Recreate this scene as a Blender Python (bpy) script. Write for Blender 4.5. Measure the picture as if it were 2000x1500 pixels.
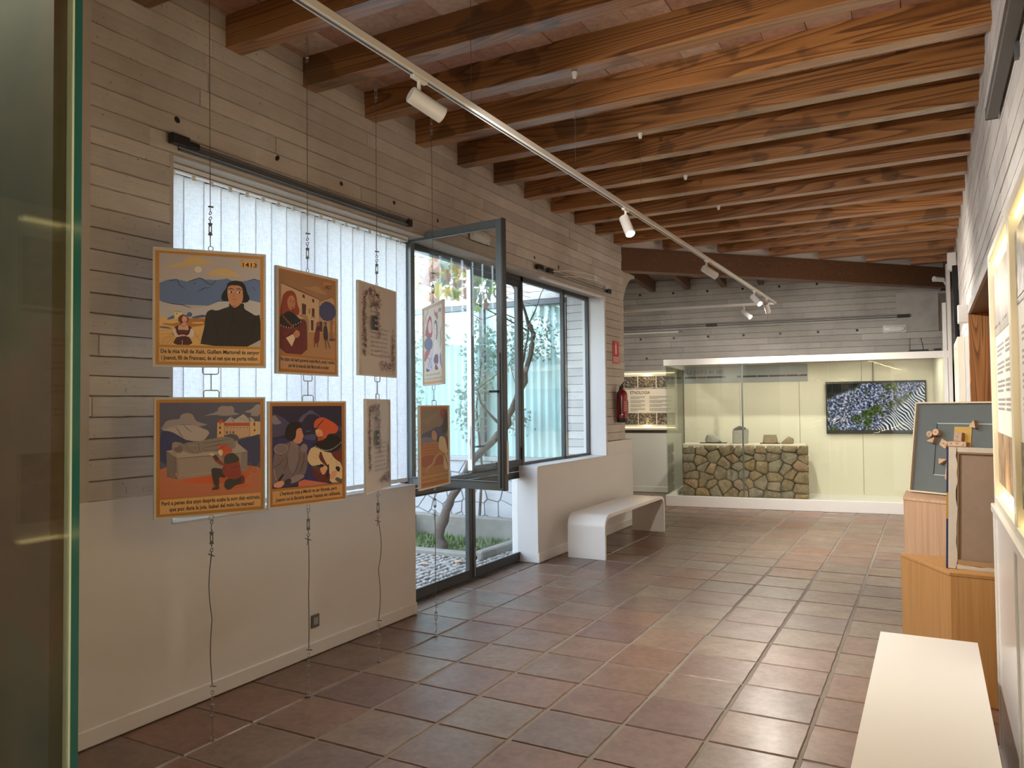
import bpy, bmesh, math, random
import numpy as np
from mathutils import Vector, Matrix
random.seed(11)
scene = bpy.context.scene
for o in list(bpy.data.objects):
    bpy.data.objects.remove(o)
COL = scene.collection
R_ = math.radians

# ------------------------------------------------------------------ camera
F_PX, CAM_H = 1499.0, 1.55
YAW, PITCH, ROLL = R_(28.58), R_(1.724), R_(-0.6)
_fw = Vector((-math.sin(YAW)*math.cos(PITCH), math.cos(YAW)*math.cos(PITCH), math.sin(PITCH)))
_rt = Vector((math.cos(YAW), math.sin(YAW), 0)); _up = _rt.cross(_fw)
_r2 = math.cos(ROLL)*_rt + math.sin(ROLL)*_up; _u2 = -math.sin(ROLL)*_rt + math.cos(ROLL)*_up
cd = bpy.data.cameras.new('camera'); cam = bpy.data.objects.new('camera', cd); COL.objects.link(cam)
cd.sensor_fit = 'HORIZONTAL'; cd.sensor_width = 36.0; cd.lens = F_PX/2000*36; cd.clip_start = 0.02; cd.clip_end = 300
cam.matrix_world = Matrix(((_r2.x, _u2.x, -_fw.x, 0), (_r2.y, _u2.y, -_fw.y, 0), (_r2.z, _u2.z, -_fw.z, CAM_H), (0, 0, 0, 1)))
scene.camera = cam

# ------------------------------------------------------------------ world, sun, exposure
world = bpy.data.worlds.new('sky'); scene.world = world; world.use_nodes = True
wn = world.node_tree; wn.nodes.clear()
sky = wn.nodes.new('ShaderNodeTexSky'); sky.sky_type = 'NISHITA'; sky.sun_disc = False
sky.sun_elevation = R_(46); sky.sun_rotation = R_(20); sky.air_density = 1.0; sky.dust_density = 1.5; sky.ozone_density = 1.0
bg = wn.nodes.new('ShaderNodeBackground'); bg.inputs['Strength'].default_value = 0.84
wo = wn.nodes.new('ShaderNodeOutputWorld')
hs = wn.nodes.new('ShaderNodeHueSaturation'); hs.inputs['Saturation'].default_value = 0.55
wn.links.new(sky.outputs[0], hs.inputs['Color']); wn.links.new(hs.outputs[0], bg.inputs[0]); wn.links.new(bg.outputs[0], wo.inputs[0])
sd = bpy.data.lights.new('sun', 'SUN'); sd.energy = 1.5; sd.angle = R_(0.6); sd.color = (1.0, 0.95, 0.86)
sun = bpy.data.objects.new('sun', sd); COL.objects.link(sun)
sun.rotation_euler = Vector((-0.22, -0.62, -0.75)).to_track_quat('-Z', 'Y').to_euler()
vs = scene.view_settings
vs.view_transform = 'Standard'; vs.look = 'None'; vs.exposure = 1.3; vs.gamma = 1.0; vs.use_curve_mapping = False
scene.cycles.use_denoising = True
scene.cycles.max_bounces = 8; scene.cycles.diffuse_bounces = 4; scene.cycles.glossy_bounces = 3
scene.cycles.use_adaptive_sampling = True; scene.cycles.adaptive_threshold = 0.03
scene.cycles.transparent_max_bounces = 14; scene.cycles.transmission_bounces = 6
scene.cycles.sample_clamp_indirect = 6.0
scene.cycles.caustics_reflective = False; scene.cycles.caustics_refractive = False

# ------------------------------------------------------------------ key dimensions (metres)
XL, XR = -3.45, 0.337          # room faces of the left and right walls
ZB, ZC = 3.595, 3.785          # underside of beams / ceiling tiles
XF = -3.68                     # plane of the steel frames
YN = -2.6                      # wall behind the camera
GA = R_(6.92); G0 = Vector((-3.63, 11.59, 0)); GU = Vector((math.cos(GA), math.sin(GA), 0)); GV = Vector((-math.sin(GA), math.cos(GA), 0))
def G(u, v, z=0.0):
    return G0 + GU*u + GV*v + Vector((0, 0, z))

# ------------------------------------------------------------------ helpers: objects
def link(name, data, parent=None, loc=(0, 0, 0), rot=(0, 0, 0), scale=(1, 1, 1)):
    o = bpy.data.objects.new(name, data); COL.objects.link(o)
    o.location = loc; o.rotation_euler = rot; o.scale = scale
    if parent is not None: o.parent = parent
    return o
def tag(o, label=None, cat=None, group=None, kind=None):
    if label: o['label'] = label
    if cat: o['category'] = cat
    if group: o['group'] = group
    if kind: o['kind'] = kind
    return o
def thing(name, label, cat, loc=(0, 0, 0), rot=(0, 0, 0), group=None):
    return tag(link(name, None, None, loc, rot), label, cat, group)
def struct(name, label=None, data=None, loc=(0, 0, 0)):
    return tag(link(name, data, None, loc), label, None, None, 'structure')

class MB:
    """collects simple solids into one mesh"""
    def __init__(s): s.v = []; s.f = []; s.c = []
    def add(s, vs_, fs, col=None):
        n = len(s.v); s.v += [tuple(p) for p in vs_]; s.f += [[i+n for i in f] for f in fs]; s.c += [col]*len(fs); return s
    def box(s, x0, x1, y0, y1, z0, z1):
        return s.add([(x0,y0,z0),(x1,y0,z0),(x1,y1,z0),(x0,y1,z0),(x0,y0,z1),(x1,y0,z1),(x1,y1,z1),(x0,y1,z1)],
                     [(0,3,2,1),(4,5,6,7),(0,1,5,4),(1,2,6,5),(2,3,7,6),(3,0,4,7)])
    def obox(s, o, a, b, c):
        """box spanned by three edge vectors from corner o"""
        o, a, b, c = Vector(o), Vector(a), Vector(b), Vector(c)
        P = [o, o+a, o+a+b, o+b, o+c, o+a+c, o+a+b+c, o+b+c]
        F = [(0,3,2,1),(4,5,6,7),(0,1,5,4),(1,2,6,5),(2,3,7,6),(3,0,4,7)]
        if a.cross(b).dot(c) < 0: F = [f[::-1] for f in F]
        return s.add(P, F)
    def prism(s, pts, d):
        """polygon pts (3d, counter-clockwise seen against d) pushed by vector d"""
        d = Vector(d); n = len(pts); P = [Vector(p) for p in pts]; Q = [p+d for p in P]
        return s.add(P+Q, [list(range(n))[::-1], list(range(n, 2*n))]+[(i, (i+1) % n, n+(i+1) % n, n+i) for i in range(n)])
    def tube(s, path, r, n=8, closed=False, cap=True):
        P = [Vector(p) for p in path]; m = len(P); rs = r if isinstance(r, (list, tuple)) else [r]*m
        ref = None; rings = []
        for i in range(m):
            if closed: t = P[(i+1) % m]-P[i-1]
            else: t = P[min(i+1, m-1)]-P[max(i-1, 0)]
            t.normalize()
            if ref is None: ref = t.orthogonal().normalized()
            else:
                ref = ref-t*ref.dot(t)
                ref = ref.normalized() if ref.length > 1e-6 else t.orthogonal().normalized()
            b = t.cross(ref)
            rings.append([P[i]+(ref*math.cos(k*2*math.pi/n)+b*math.sin(k*2*math.pi/n))*rs[i] for k in range(n)])
        base = len(s.v); fs = []
        for i in range(m if closed else m-1):
            j = (i+1) % m
            for k in range(n):
                fs.append((i*n+k, i*n+(k+1) % n, j*n+(k+1) % n, j*n+k))
        if cap and not closed: fs += [list(range(n))[::-1], [(m-1)*n+k for k in range(n)]]
        return s.add([p for r_ in rings for p in r_], fs)
    def lathe(s, prof, n=20, o=(0, 0, 0), ax=(0, 0, 1)):
        """profile [(radius, height)] spun about ax through o"""
        ax = Vector(ax).normalized(); a = ax.orthogonal().normalized(); b = ax.cross(a); o = Vector(o)
        vs_ = []; fs = []
        for r, h in prof:
            vs_ += [o+ax*h+(a*math.cos(k*2*math.pi/n)+b*math.sin(k*2*math.pi/n))*max(r, 1e-5) for k in range(n)]
        for i in range(len(prof)-1):
            for k in range(n): fs.append((i*n+k, i*n+(k+1) % n, (i+1)*n+(k+1) % n, (i+1)*n+k))
        fs += [list(range(n))[::-1], [(len(prof)-1)*n+k for k in range(n)]]
        return s.add(vs_, fs)
    def mesh(s, name, mat=None, smooth=False, bevel=0.0, seg=1, angle=40):
        me = bpy.data.meshes.new(name); me.from_pydata(s.v, [], s.f)
        if bevel > 0:
            bm = bmesh.new(); bm.from_mesh(me)
            ed = [e for e in bm.edges if len(e.link_faces) == 2 and e.calc_face_angle(0) > R_(30)]
            bmesh.ops.bevel(bm, geom=ed, offset=bevel, segments=seg, affect='EDGES', clamp_overlap=True)
            bm.to_mesh(me); bm.free()
        if any(c is not None for c in s.c) and bevel == 0:
            at = me.color_attributes.new('Col', 'FLOAT_COLOR', 'CORNER'); k = 0
            buf = []
            for p, c in zip(me.polygons, s.c):
                buf += list((c or (1, 1, 1))+(1.0,))*p.loop_total
            at.data.foreach_set('color', buf)
        if mat is not None: me.materials.append(mat)
        if smooth:
            me.polygons.foreach_set('use_smooth', [True]*len(me.polygons)); me.set_sharp_from_angle(angle=R_(angle))
        me.update(); return me
    def put(s, name, mat=None, parent=None, loc=(0, 0, 0), rot=(0, 0, 0), smooth=False, bevel=0.0, seg=1, angle=40):
        return link(name, s.mesh(name, mat, smooth, bevel, seg, angle), parent, loc, rot)
def box_obj(name, mat, parent, x0, x1, y0, y1, z0, z1, bevel=0.0, seg=1):
    return MB().box(x0, x1, y0, y1, z0, z1).put(name, mat, parent, bevel=bevel, seg=seg)

# ------------------------------------------------------------------ helpers: materials
def srgb(r, g, b):
    f = lambda c: c/12.92 if c <= 0.04045 else ((c+0.055)/1.055)**2.4
    return (f(r/255), f(g/255), f(b/255))
class NT:
    def __init__(s, name):
        s.m = bpy.data.materials.new(name); s.m.use_nodes = True; s.t = s.m.node_tree; s.t.nodes.clear()
        s.out = s.t.nodes.new('ShaderNodeOutputMaterial')
    def n(s, kind, **kw):
        nd = s.t.nodes.new('ShaderNode'+kind)
        for k, v in kw.items():
            if k in nd.inputs: nd.inputs[k].default_value = v
            else: setattr(nd, k, v)
        return nd
    def l(s, a, b): s.t.links.new(a, b)
    def bsdf(s, **kw):
        b = s.n('BsdfPrincipled'); 
        for k, v in kw.items(): b.inputs[k].default_value = v
        s.l(b.outputs[0], s.out.inputs[0]); s.b = b; return b
    def pos(s, scale=(1, 1, 1), rot=(0, 0, 0), rnd=False, obj=False):
        if obj: src = s.n('TexCoord').outputs['Object']
        else: src = s.n('NewGeometry').outputs['Position']
        if rnd:
            oi = s.n('ObjectInfo'); vm = s.n('VectorMath', operation='MULTIPLY_ADD')
            mul = s.n('Math', operation='MULTIPLY'); mul.inputs[1].default_value = 37.0; s.l(oi.outputs['Random'], mul.inputs[0])
            cx = s.n('CombineXYZ'); [s.l(mul.outputs[0], cx.inputs[i]) for i in range(3)]
            ad = s.n('VectorMath', operation='ADD'); s.l(src, ad.inputs[0]); s.l(cx.outputs[0], ad.inputs[1]); src = ad.outputs[0]
        mp = s.n('Mapping'); mp.inputs['Scale'].default_value = scale; mp.inputs['Rotation'].default_value = rot
        s.l(src, mp.inputs['Vector']); return mp.outputs[0]
    def noise(s, vec, scale=5, detail=4, rough=0.55, dist=0.0):
        nz = s.n('TexNoise'); nz.inputs['Scale'].default_value = scale; nz.inputs['Detail'].default_value = detail
        nz.inputs['Roughness'].default_value = rough; nz.inputs['Distortion'].default_value = dist
        s.l(vec, nz.inputs['Vector']); return nz.outputs['Fac']
    def ramp(s, fac, stops, interp='LINEAR'):
        r = s.n('ValToRGB'); r.color_ramp.interpolation = interp
        el = r.color_ramp.elements
        while len(el) < len(stops): el.new(0.5)
        for e, (p, c) in zip(el, stops): e.position = p; e.color = (c if isinstance(c, tuple) else (c, c, c))+(1.0,)
        s.l(fac, r.inputs[0]); return r.outputs[0]
    def mix(s, fac, a, b, mode='MIX'):
        m = s.n('Mix', data_type='RGBA', blend_type=mode)
        for sock, v in ((m.inputs[0], fac), (m.inputs[6], a), (m.inputs[7], b)):
            if hasattr(v, 'is_linked'): s.l(v, sock)
            else: sock.default_value = v if isinstance(v, (int, float)) else v+(1.0,)
        return m.outputs[2]
    def bump(s, h, strength=0.3, dist=0.01):
        b = s.n('Bump'); b.inputs['Strength'].default_value = strength; b.inputs['Distance'].default_value = dist
        s.l(h, b.inputs['Height']); s.l(b.outputs[0], s.b.inputs['Normal'])
def rnd_socket(t): return t.n('ObjectInfo').outputs['Random']

def plain(name, col, rough=0.5, metal=0.0, spec=0.5, var=0.06, scale=6.0, bump=0.0, coat=0.0):
    t = NT(name); t.bsdf(Roughness=rough, Metallic=metal); t.b.inputs['Specular IOR Level'].default_value = spec
    t.b.inputs['Coat Weight'].default_value = coat
    v = t.noise(t.pos(), scale, 5)
    c = t.mix(v, tuple(x*(1-var) for x in col), tuple(min(1, x*(1+var)) for x in col))
    t.l(c, t.b.inputs['Base Color'])
    if bump: t.bump(t.noise(t.pos(), scale*25, 3), bump, 0.002)
    return t.m
def emis(name, col, power):
    t = NT(name); e = t.n('Emission'); e.inputs[0].default_value = col+(1,); e.inputs[1].default_value = power
    t.l(e.outputs[0], t.out.inputs[0]); return t.m
def glass(name, tint=(1, 1, 1), refl=1.0, rough=0.0):
    t = NT(name); tr = t.n('BsdfTransparent'); tr.inputs[0].default_value = tint+(1,)
    gl = t.n('BsdfGlossy'); gl.inputs['Roughness'].default_value = rough
    ge = t.n('NewGeometry'); dt = t.n('VectorMath', operation='DOT_PRODUCT'); t.l(ge.outputs['Normal'], dt.inputs[0]); t.l(ge.outputs['Incoming'], dt.inputs[1])
    ab = t.n('Math', operation='ABSOLUTE'); t.l(dt.outputs['Value'], ab.inputs[0])
    om = t.n('Math', operation='SUBTRACT'); om.inputs[0].default_value = 1.0; t.l(ab.outputs[0], om.inputs[1])
    pw = t.n('Math', operation='POWER'); pw.inputs[1].default_value = 5.0; t.l(om.outputs[0], pw.inputs[0])
    mul = t.n('Math', operation='MULTIPLY_ADD'); mul.inputs[1].default_value = 0.9*refl; mul.inputs[2].default_value = 0.035*refl; mul.use_clamp = True; t.l(pw.outputs[0], mul.inputs[0])
    mx = t.n('MixShader'); t.l(mul.outputs[0], mx.inputs[0]); t.l(tr.outputs[0], mx.inputs[1]); t.l(gl.outputs[0], mx.inputs[2])
    t.l(mx.outputs[0], t.out.inputs[0]); return t.m

def concrete(name, ax, dark, mid, light, bump=0.5):
    """board-marked concrete, wood grain running along axis ax"""
    t = NT(name); t.bsdf(Roughness=0.85); t.b.inputs['Specular IOR Level'].default_value = 0.25
    sc = [26, 26, 26]; sc[ax] = 1.6
    grain = t.noise(t.pos(tuple(sc), rnd=True), 3.0, 6, 0.65)
    blot = t.noise(t.pos(), 1.3, 5, 0.6)
    pit = t.noise(t.pos(), 55, 2, 0.5)
    c = t.ramp(blot, [(0.30, dark), (0.52, mid), (0.75, light)])
    g = t.ramp(grain, [(0.25, 0.80), (0.6, 1.0)])
    c = t.mix(0.55, c, t.mix(1.0, c, g, 'MULTIPLY'))
    tone = t.ramp(rnd_socket(t), [(0.0, 0.86), (0.5, 0.97), (1.0, 1.08)])
    c = t.mix(1.0, c, tone, 'MULTIPLY')
    ph = t.ramp(pit, [(0.25, 0.35), (0.31, 1.0)])
    c = t.mix(0.7, c, t.mix(1.0, c, ph, 'MULTIPLY'))
    t.l(c, t.b.inputs['Base Color'])
    h = t.mix(0.4, grain, ph); t.bump(h, bump, 0.006)
    return t.m
def wood(name, ax, c0, c1, c2, rings=9.0, stain=True, rough=0.5, contrast=1.0, coat=0.0):
    """sawn timber: growth-ring contours stretched along axis ax (c0 line, c1 mid, c2 light)"""
    t = NT(name); t.bsdf(Roughness=rough); t.b.inputs['Coat Weight'].default_value = coat; t.b.inputs['Coat Roughness'].default_value = 0.3
    sc = [1.0, 1.0, 1.0]; sc[ax] = 0.045
    n = t.noise(t.pos(tuple(sc), rnd=True), 4.2, 2, 0.4, 0.15)
    mu = t.n('Math', operation='MULTIPLY'); mu.inputs[1].default_value = rings*3.6; t.l(n, mu.inputs[0])
    fr = t.n('Math', operation='FRACT'); t.l(mu.outputs[0], fr.inputs[0])
    sf = [70, 70, 70]; sf[ax] = 1.3
    fine = t.noise(t.pos(tuple(sf), rnd=True), 2.0, 4, 0.6)
    c = t.ramp(fr.outputs[0], [(0.0, c2), (0.55, c1), (0.86, c0), (1.0, c2)])
    if contrast < 1: c = t.mix(contrast, c1, c)
    c = t.mix(1.0, c, t.ramp(fine, [(0.25, 0.80), (0.65, 1.05)]), 'MULTIPLY')
    c = t.mix(1.0, c, t.ramp(rnd_socket(t), [(0.0, 0.84), (1.0, 1.12)]), 'MULTIPLY')
    if stain:
        ss = [3.2, 3.2, 3.2]; ss[ax] = 2.6
        st = t.noise(t.pos(tuple(ss), rnd=True), 1.0, 3, 0.4)
        c = t.mix(1.0, c, t.ramp(st, [(0.60, 1.0), (0.63, 0.55)]), 'MULTIPLY')
    t.l(c, t.b.inputs['Base Color']); t.bump(fine, 0.15, 0.002)
    return t.m

# ------------------------------------------------------------------ materials
M = {}
M['conc_l'] = concrete('concrete_boards_warm', 1, (0.48, 0.43, 0.375), (0.60, 0.55, 0.495), (0.69, 0.65, 0.605))
M['conc_r'] = concrete('concrete_boards_white', 1, (0.55, 0.52, 0.50), (0.68, 0.65, 0.63), (0.78, 0.76, 0.74), 0.8)
M['conc_b'] = concrete('concrete_boards_grey', 0, (0.33, 0.31, 0.29), (0.44, 0.42, 0.395), (0.52, 0.50, 0.475))
M['conc_x'] = concrete('concrete_boards_outdoor', 0, (0.55, 0.53, 0.50), (0.70, 0.68, 0.65), (0.80, 0.78, 0.76))
M['core'] = plain('concrete_joint', (0.20, 0.17, 0.145), 0.95, var=0.3, scale=20)
M['plaster'] = plain('rough_plaster', (0.50, 0.45, 0.39), 0.9, var=0.2, scale=3, bump=0.5)
M['white'] = plain('white_paint', (0.74, 0.72, 0.70), 0.45, var=0.03, scale=2)
M['white_gloss'] = plain('white_lacquer', (0.78, 0.765, 0.75), 0.18, var=0.02, scale=2)
M['bench'] = plain('white_bench_lacquer', (0.82, 0.80, 0.77), 0.30, var=0.02, scale=2)
M['cream'] = plain('cream_frame_paint', (0.80, 0.74, 0.62), 0.4, var=0.03)
M['dark_metal'] = plain('dark_steel_paint', (0.045, 0.05, 0.052), 0.38, var=0.15, scale=9)
M['grey_metal'] = plain('grey_steel_paint', (0.11, 0.12, 0.125), 0.35, var=0.15, scale=9)
M['steel'] = plain('zinc_steel', (0.42, 0.41, 0.40), 0.35, metal=0.9, var=0.1, scale=30)
M['wire'] = plain('steel_wire', (0.16, 0.15, 0.14), 0.45, metal=0.6, var=0.1, scale=30)
M['black'] = plain('black_plastic', (0.015, 0.015, 0.016), 0.4, var=0.1)
M['alu'] = plain('white_aluminium', (0.80, 0.79, 0.77), 0.3, var=0.02)
M['grout'] = plain('floor_grout', (0.23, 0.20, 0.17), 0.9, var=0.2, scale=14, bump=0.4)
M['glass'] = glass('window_glass', (0.93, 0.96, 0.955), 1.0)
M['case_glass'] = glass('showcase_glass', (0.95, 0.97, 0.94), 1.1)
M['near_glass'] = glass('thick_glass', (0.91, 0.93, 0.88), 0.8)
M['led'] = emis('warm_led', (1.0, 0.80, 0.32), 1.8)
M['lens_on'] = emis('lit_lens', (1.0, 0.93, 0.80), 30.0)
M['lens_off'] = plain('dark_lens', (0.05, 0.05, 0.05), 0.15)
BEAM_C = ((0.13, 0.048, 0.014), (0.31, 0.125, 0.034), (0.41, 0.185, 0.056))
M['beam'] = wood('pine_beam', 0, *BEAM_C, rings=8, rough=0.4, coat=0.8)
M['girder'] = wood('pine_girder', 0, (0.075, 0.031, 0.012), (0.115, 0.050, 0.021), (0.15, 0.068, 0.029), rings=8, stain=False)
M['niche_wood'] = wood('pine_lining', 2, (0.15, 0.055, 0.012), (0.33, 0.135, 0.035), (0.44, 0.20, 0.06), rings=12, stain=False)
M['birch'] = wood('birch_plywood', 2, (0.50, 0.30, 0.17), (0.56, 0.35, 0.21), (0.60, 0.39, 0.25), rings=5, stain=False, rough=0.55, contrast=0.5)
M['ply'] = wood('varnished_plywood', 2, (0.43, 0.20, 0.055), (0.50, 0.25, 0.075), (0.55, 0.29, 0.10), rings=4, stain=False, rough=0.4, contrast=0.5)
M['block'] = wood('beech_block', 0, (0.50, 0.31, 0.17), (0.56, 0.36, 0.21), (0.60, 0.40, 0.25), rings=8, stain=False)

def tile_mat(name, cols, rough, gloss_noise=0.15, patch=0.5):
    t = NT(name); t.bsdf(Roughness=rough)
    base = t.ramp(rnd_socket(t), [(i/(len(cols)-1), c) for i, c in enumerate(cols)], 'LINEAR')
    n1 = t.noise(t.pos(rnd=True), 5.0, 5, 0.6); n2 = t.noise(t.pos(rnd=True), 26, 4, 0.6)
    c = t.mix(t.ramp(n1, [(0.35, 0.0), (0.7, 1.0)]), base, t.mix(1.0, base, (0.80, 0.74, 0.70), 'MULTIPLY'))
    c = t.mix(patch, c, t.mix(1.0, c, t.ramp(n2, [(0.3, 0.72), (0.65, 1.1)]), 'MULTIPLY'))
    t.l(c, t.b.inputs['Base Color']); t.b.inputs['Coat Weight'].default_value = 0.22 if rough < 0.5 else 0.0; t.b.inputs['Coat Roughness'].default_value = 0.24
    rr = t.n('MapRange'); rr.inputs['To Min'].default_value = rough-gloss_noise; rr.inputs['To Max'].default_value = rough+gloss_noise
    t.l(n1, rr.inputs['Value']); t.l(rr.outputs[0], t.b.inputs['Roughness'])
    t.bump(n2, 0.05, 0.002); return t.m
M['tile'] = tile_mat('terracotta_floor', [(0.195, 0.105, 0.072), (0.205, 0.14, 0.098), (0.165, 0.100, 0.082), (0.23, 0.165, 0.120), (0.215, 0.10, 0.062), (0.18, 0.122, 0.100)], 0.42, 0.10, 0.9)
M['rasilla'] = tile_mat('terracotta_ceiling', [(0.42, 0.22, 0.15), (0.48, 0.29, 0.21), (0.55, 0.41, 0.33), (0.40, 0.205, 0.145)], 0.8, 0.05, 0.8)

def print_mat():
    t = NT('printed_ink'); t.bsdf(Roughness=0.42)
    a = t.n('VertexColor'); a.layer_name = 'Col'
    t.l(a.outputs['Color'], t.b.inputs['Base Color']); return t.m
M['print'] = print_mat()

# ------------------------------------------------------------------ floor of terracotta tiles
def ragged_tile(seed):
    rr = random.Random(seed); n = 6; ring = []
    for s in range(4):
        for i in range(n):
            a = -0.5+i/n; j = rr.uniform(-0.006, 0.006) if i else rr.uniform(-0.004, 0.004)
            ring.append([(a, -0.5+j), (0.5+j, a), (-a, 0.5+j), (-0.5+j, -a)][s])
    k = len(ring); V = [(x*0.975, y*0.975, 0) for x, y in ring]+[(x, y, -0.006) for x, y in ring]+[(x, y, -0.03) for x, y in ring]
    Fc = [list(range(k))]
    for b in (0, k):
        Fc += [(b+(i+1) % k, b+i, b+k+i, b+k+(i+1) % k) for i in range(k)]
    Fc = [Fc[0]]+[f[::-1] for f in Fc[1:]]
    m = MB(); m.add(V, Fc); return m.mesh('tile', M['tile'])
TILES = [ragged_tile(i) for i in range(6)]
floor = struct('floor', 'terracotta tiled floor with wide cement joints', MB().box(-3.73, 0.75, YN, 15.0, -0.12, -0.007).box(-9.0, -3.73, 8.96, 15.0, -0.12, -0.007).mesh('floor', M['grout']))
xs = [XL, -2.985]+[-2.985+0.4075*i for i in range(1, 9)]+[XR+0.02]
ys = [3.17+0.408*i for i in range(-15, 25)]
far = MB()
def put_tile(x0, x1, y0, y1):
    gx = random.uniform(0.014, 0.024); gy = random.uniform(0.010, 0.018)
    o = link('tile', random.choice(TILES), floor, ((x0+x1)/2+random.uniform(-.002, .002), (y0+y1)/2+random.uniform(-.002, .002), random.uniform(-0.0025, 0.0)),
             (random.uniform(-.003, .003), random.uniform(-.003, .003), random.uniform(-.006, .006)), (x1-x0-gx, y1-y0-gy, 1))
for j in range(len(ys)-1):
    y0, y1 = ys[j], ys[j+1]
    for i in range(len(xs)-1):
        x0, x1 = xs[i], xs[i+1]
        if x1-x0 < 0.03: continue
        if y1 < 1.0 or y0 > 11.9 or (y1 < 2.4 and x1 > -0.2): far.box(x0+.007, x1-.007, y0+.007, y1-.007, -0.03, -0.001)
        else: put_tile(x0, x1, y0, y1)
    if y0 > 4.7 and y1 < 7.0: put_tile(XF-0.02, XL, y0, y1)
    if y0 > 9.6:
        for i in range(4): far.box(XL-0.41*(i+1)+.007, XL-0.41*i-.007, y0+.007, y1-.007, -0.03, -0.001)
tag(far.put('tile', M['tile'], floor), 'terracotta tiles beyond the view', kind='stuff')

# ------------------------------------------------------------------ board-marked concrete
def ragged_board(seed, mat):
    rr = random.Random(seed); n = 12; V = []
    prof = [(0.0, -0.5), (1.0, -0.478), (1.0, 0.478), (0.0, 0.5)]
    jl = [rr.uniform(-0.012, 0.03)*(rr.random() < 0.6) for _ in range(n+1)]; ju = [rr.uniform(-0.03, 0.012)*(rr.random() < 0.6) for _ in range(n+1)]
    for i in range(n+1):
        for d, z in prof: V.append((-0.5+i/n, d, z+(jl[i] if z < 0 else ju[i])*(1 if d else 0.3)))
    Fc = []
    for i in range(n):
        for k in range(3):
            a = i*4+k; Fc.append((a, a+4, a+5, a+1))
    Fc += [(0, 1, 2, 3), (n*4+3, n*4+2, n*4+1, n*4)]
    m = MB(); m.add(V, [f[::-1] for f in Fc]); return m.mesh('board', mat)
def boards(parent, o, ud, nd, zs, spans, mat, rnd, lmin=0.7, lmax=2.3, meshes=None):
    """courses of board imprints; spans(zmid) -> list of (u0, u1) left free"""
    ang = math.atan2(ud[1], ud[0]); flip = Vector((-ud[1], ud[0], 0)).dot(Vector(nd)) < 0
    for z0, z1 in zip(zs, zs[1:]):
        for u0, u1 in spans((z0+z1)/2):
            u = u0
            while u < u1-0.02:
                w = rnd.uniform(lmin, lmax)
                if u1-(u+w) < 0.35: w = u1-u
                c = Vector(o)+Vector(ud)*(u+w/2)+Vector((0, 0, (z0+z1)/2))
                d = rnd.uniform(0.009, 0.015)
                link('board', rnd.choice(meshes), parent, c, (0, 0, ang), (w-0.0025, -d if flip else d, (z1-z0)-0.0025))
                u += w
def courses(z0, z1, h, rnd):
    out = [z0]
    while out[-1] < z1-h*0.6: out.append(out[-1]+h*rnd.uniform(0.94, 1.06))
    out[-1] = z1; return out
rb = random.Random(3)

# left wall: upper band, part left of the opening, pillar right of it
OY0, OY1, OZ1 = 2.645, 8.72, 2.90       # glazed opening
YP = 9.36                                # far corner of the pillar
m = MB(); m.box(-3.74, XL-0.012, YN, YP, OZ1, ZC+0.3); m.box(-3.74, XL-0.012, YN, OY0, 1.12, OZ1); m.box(-3.74, XL-0.012, OY1, YP, 1.11, OZ1)
wall_left = struct('wall_left', 'board marked concrete wall above the windows', m.mesh('wall_left', M['core']))
BL = [ragged_board(i, M['conc_l']) for i in range(5)]
def spans_left(z):
    if z > OZ1: return [(0.4, YP)]
    return [(0.4, OY0), (OY1, YP)]
zs = courses(1.125, OZ1, 0.1, rb); zs = zs[:-1]+courses(OZ1, ZC+0.02, 0.1, rb)
boards(wall_left, (XL-0.0125, 0, 0), (0, 1, 0), (1, 0, 0), zs, spans_left, None, rb, meshes=BL)
# reveals of the opening
box_obj('lintel_soffit', M['plaster'], wall_left, -3.74, XL-0.002, OY0, OY1, OZ1-0.012, OZ1)
box_obj('reveal', M['white'], wall_left, -3.74, XL+0.001, OY1-0.03, OY1+0.012, 0.955, OZ1-0.012)
box_obj('reveal', M['plaster'], wall_left, -3.74, XL-0.001, OY0-0.012, OY0+0.01, 0.97, OZ1-0.012)
box_obj('plaster_strip', M['plaster'], wall_left, XL-0.012, XL+0.005, 1.90, 2.20, 1.128, ZC)
# curved plaster bracket between pillar and girder
pts = [(0, YP-0.01, 3.30), (0, YP+0.50, 3.30)]
for i in range(13):
    a = i/12*math.pi/2; pts.append((0, YP+0.50-0.50*math.sin(a), 2.66+0.60*math.cos(a)))
pts.append((0, YP-0.01, 2.62))
MB().prism([(XL-0.02, y, z) for _, y, z in pts], (-0.25, 0, 0)).put('arch_bracket', M['plaster'], wall_left)
MB().box(-3.7, XL-0.006, YP-0.12, YP+0.002, 1.12, 3.30).put('plaster_edge', M['plaster'], wall_left)
# old formwork tie holes
hole = MB().lathe([(0.0, 0), (0.017, 0.0), (0.013, 0.002), (0.0, 0.0021)], 10, ax=(1, 0, 0)).mesh('tie_hole', M['black'])
hole_plane = [(542,121),(666,188),(768,243),(807,249),(542,309),(667,359),(770,396),(342,14),(346,234),(855,431),(1044,503),(1091,522),(664,100)]
def ray(px, py): return _r2*((px-1000)/F_PX)-_u2*((py-750)/F_PX)+_fw
def on_x(px, py, x): d = ray(px, py); return d*(x/d.x)+Vector((0, 0, CAM_H))
for px, py in hole_plane:
    p = on_x(px, py, XL)
    if p.z < ZB: link('tie_hole', hole, wall_left, p, (random.uniform(-1, 1), 0, 0), (1, random.uniform(0.8, 1.3), random.uniform(0.9, 1.6)))

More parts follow.
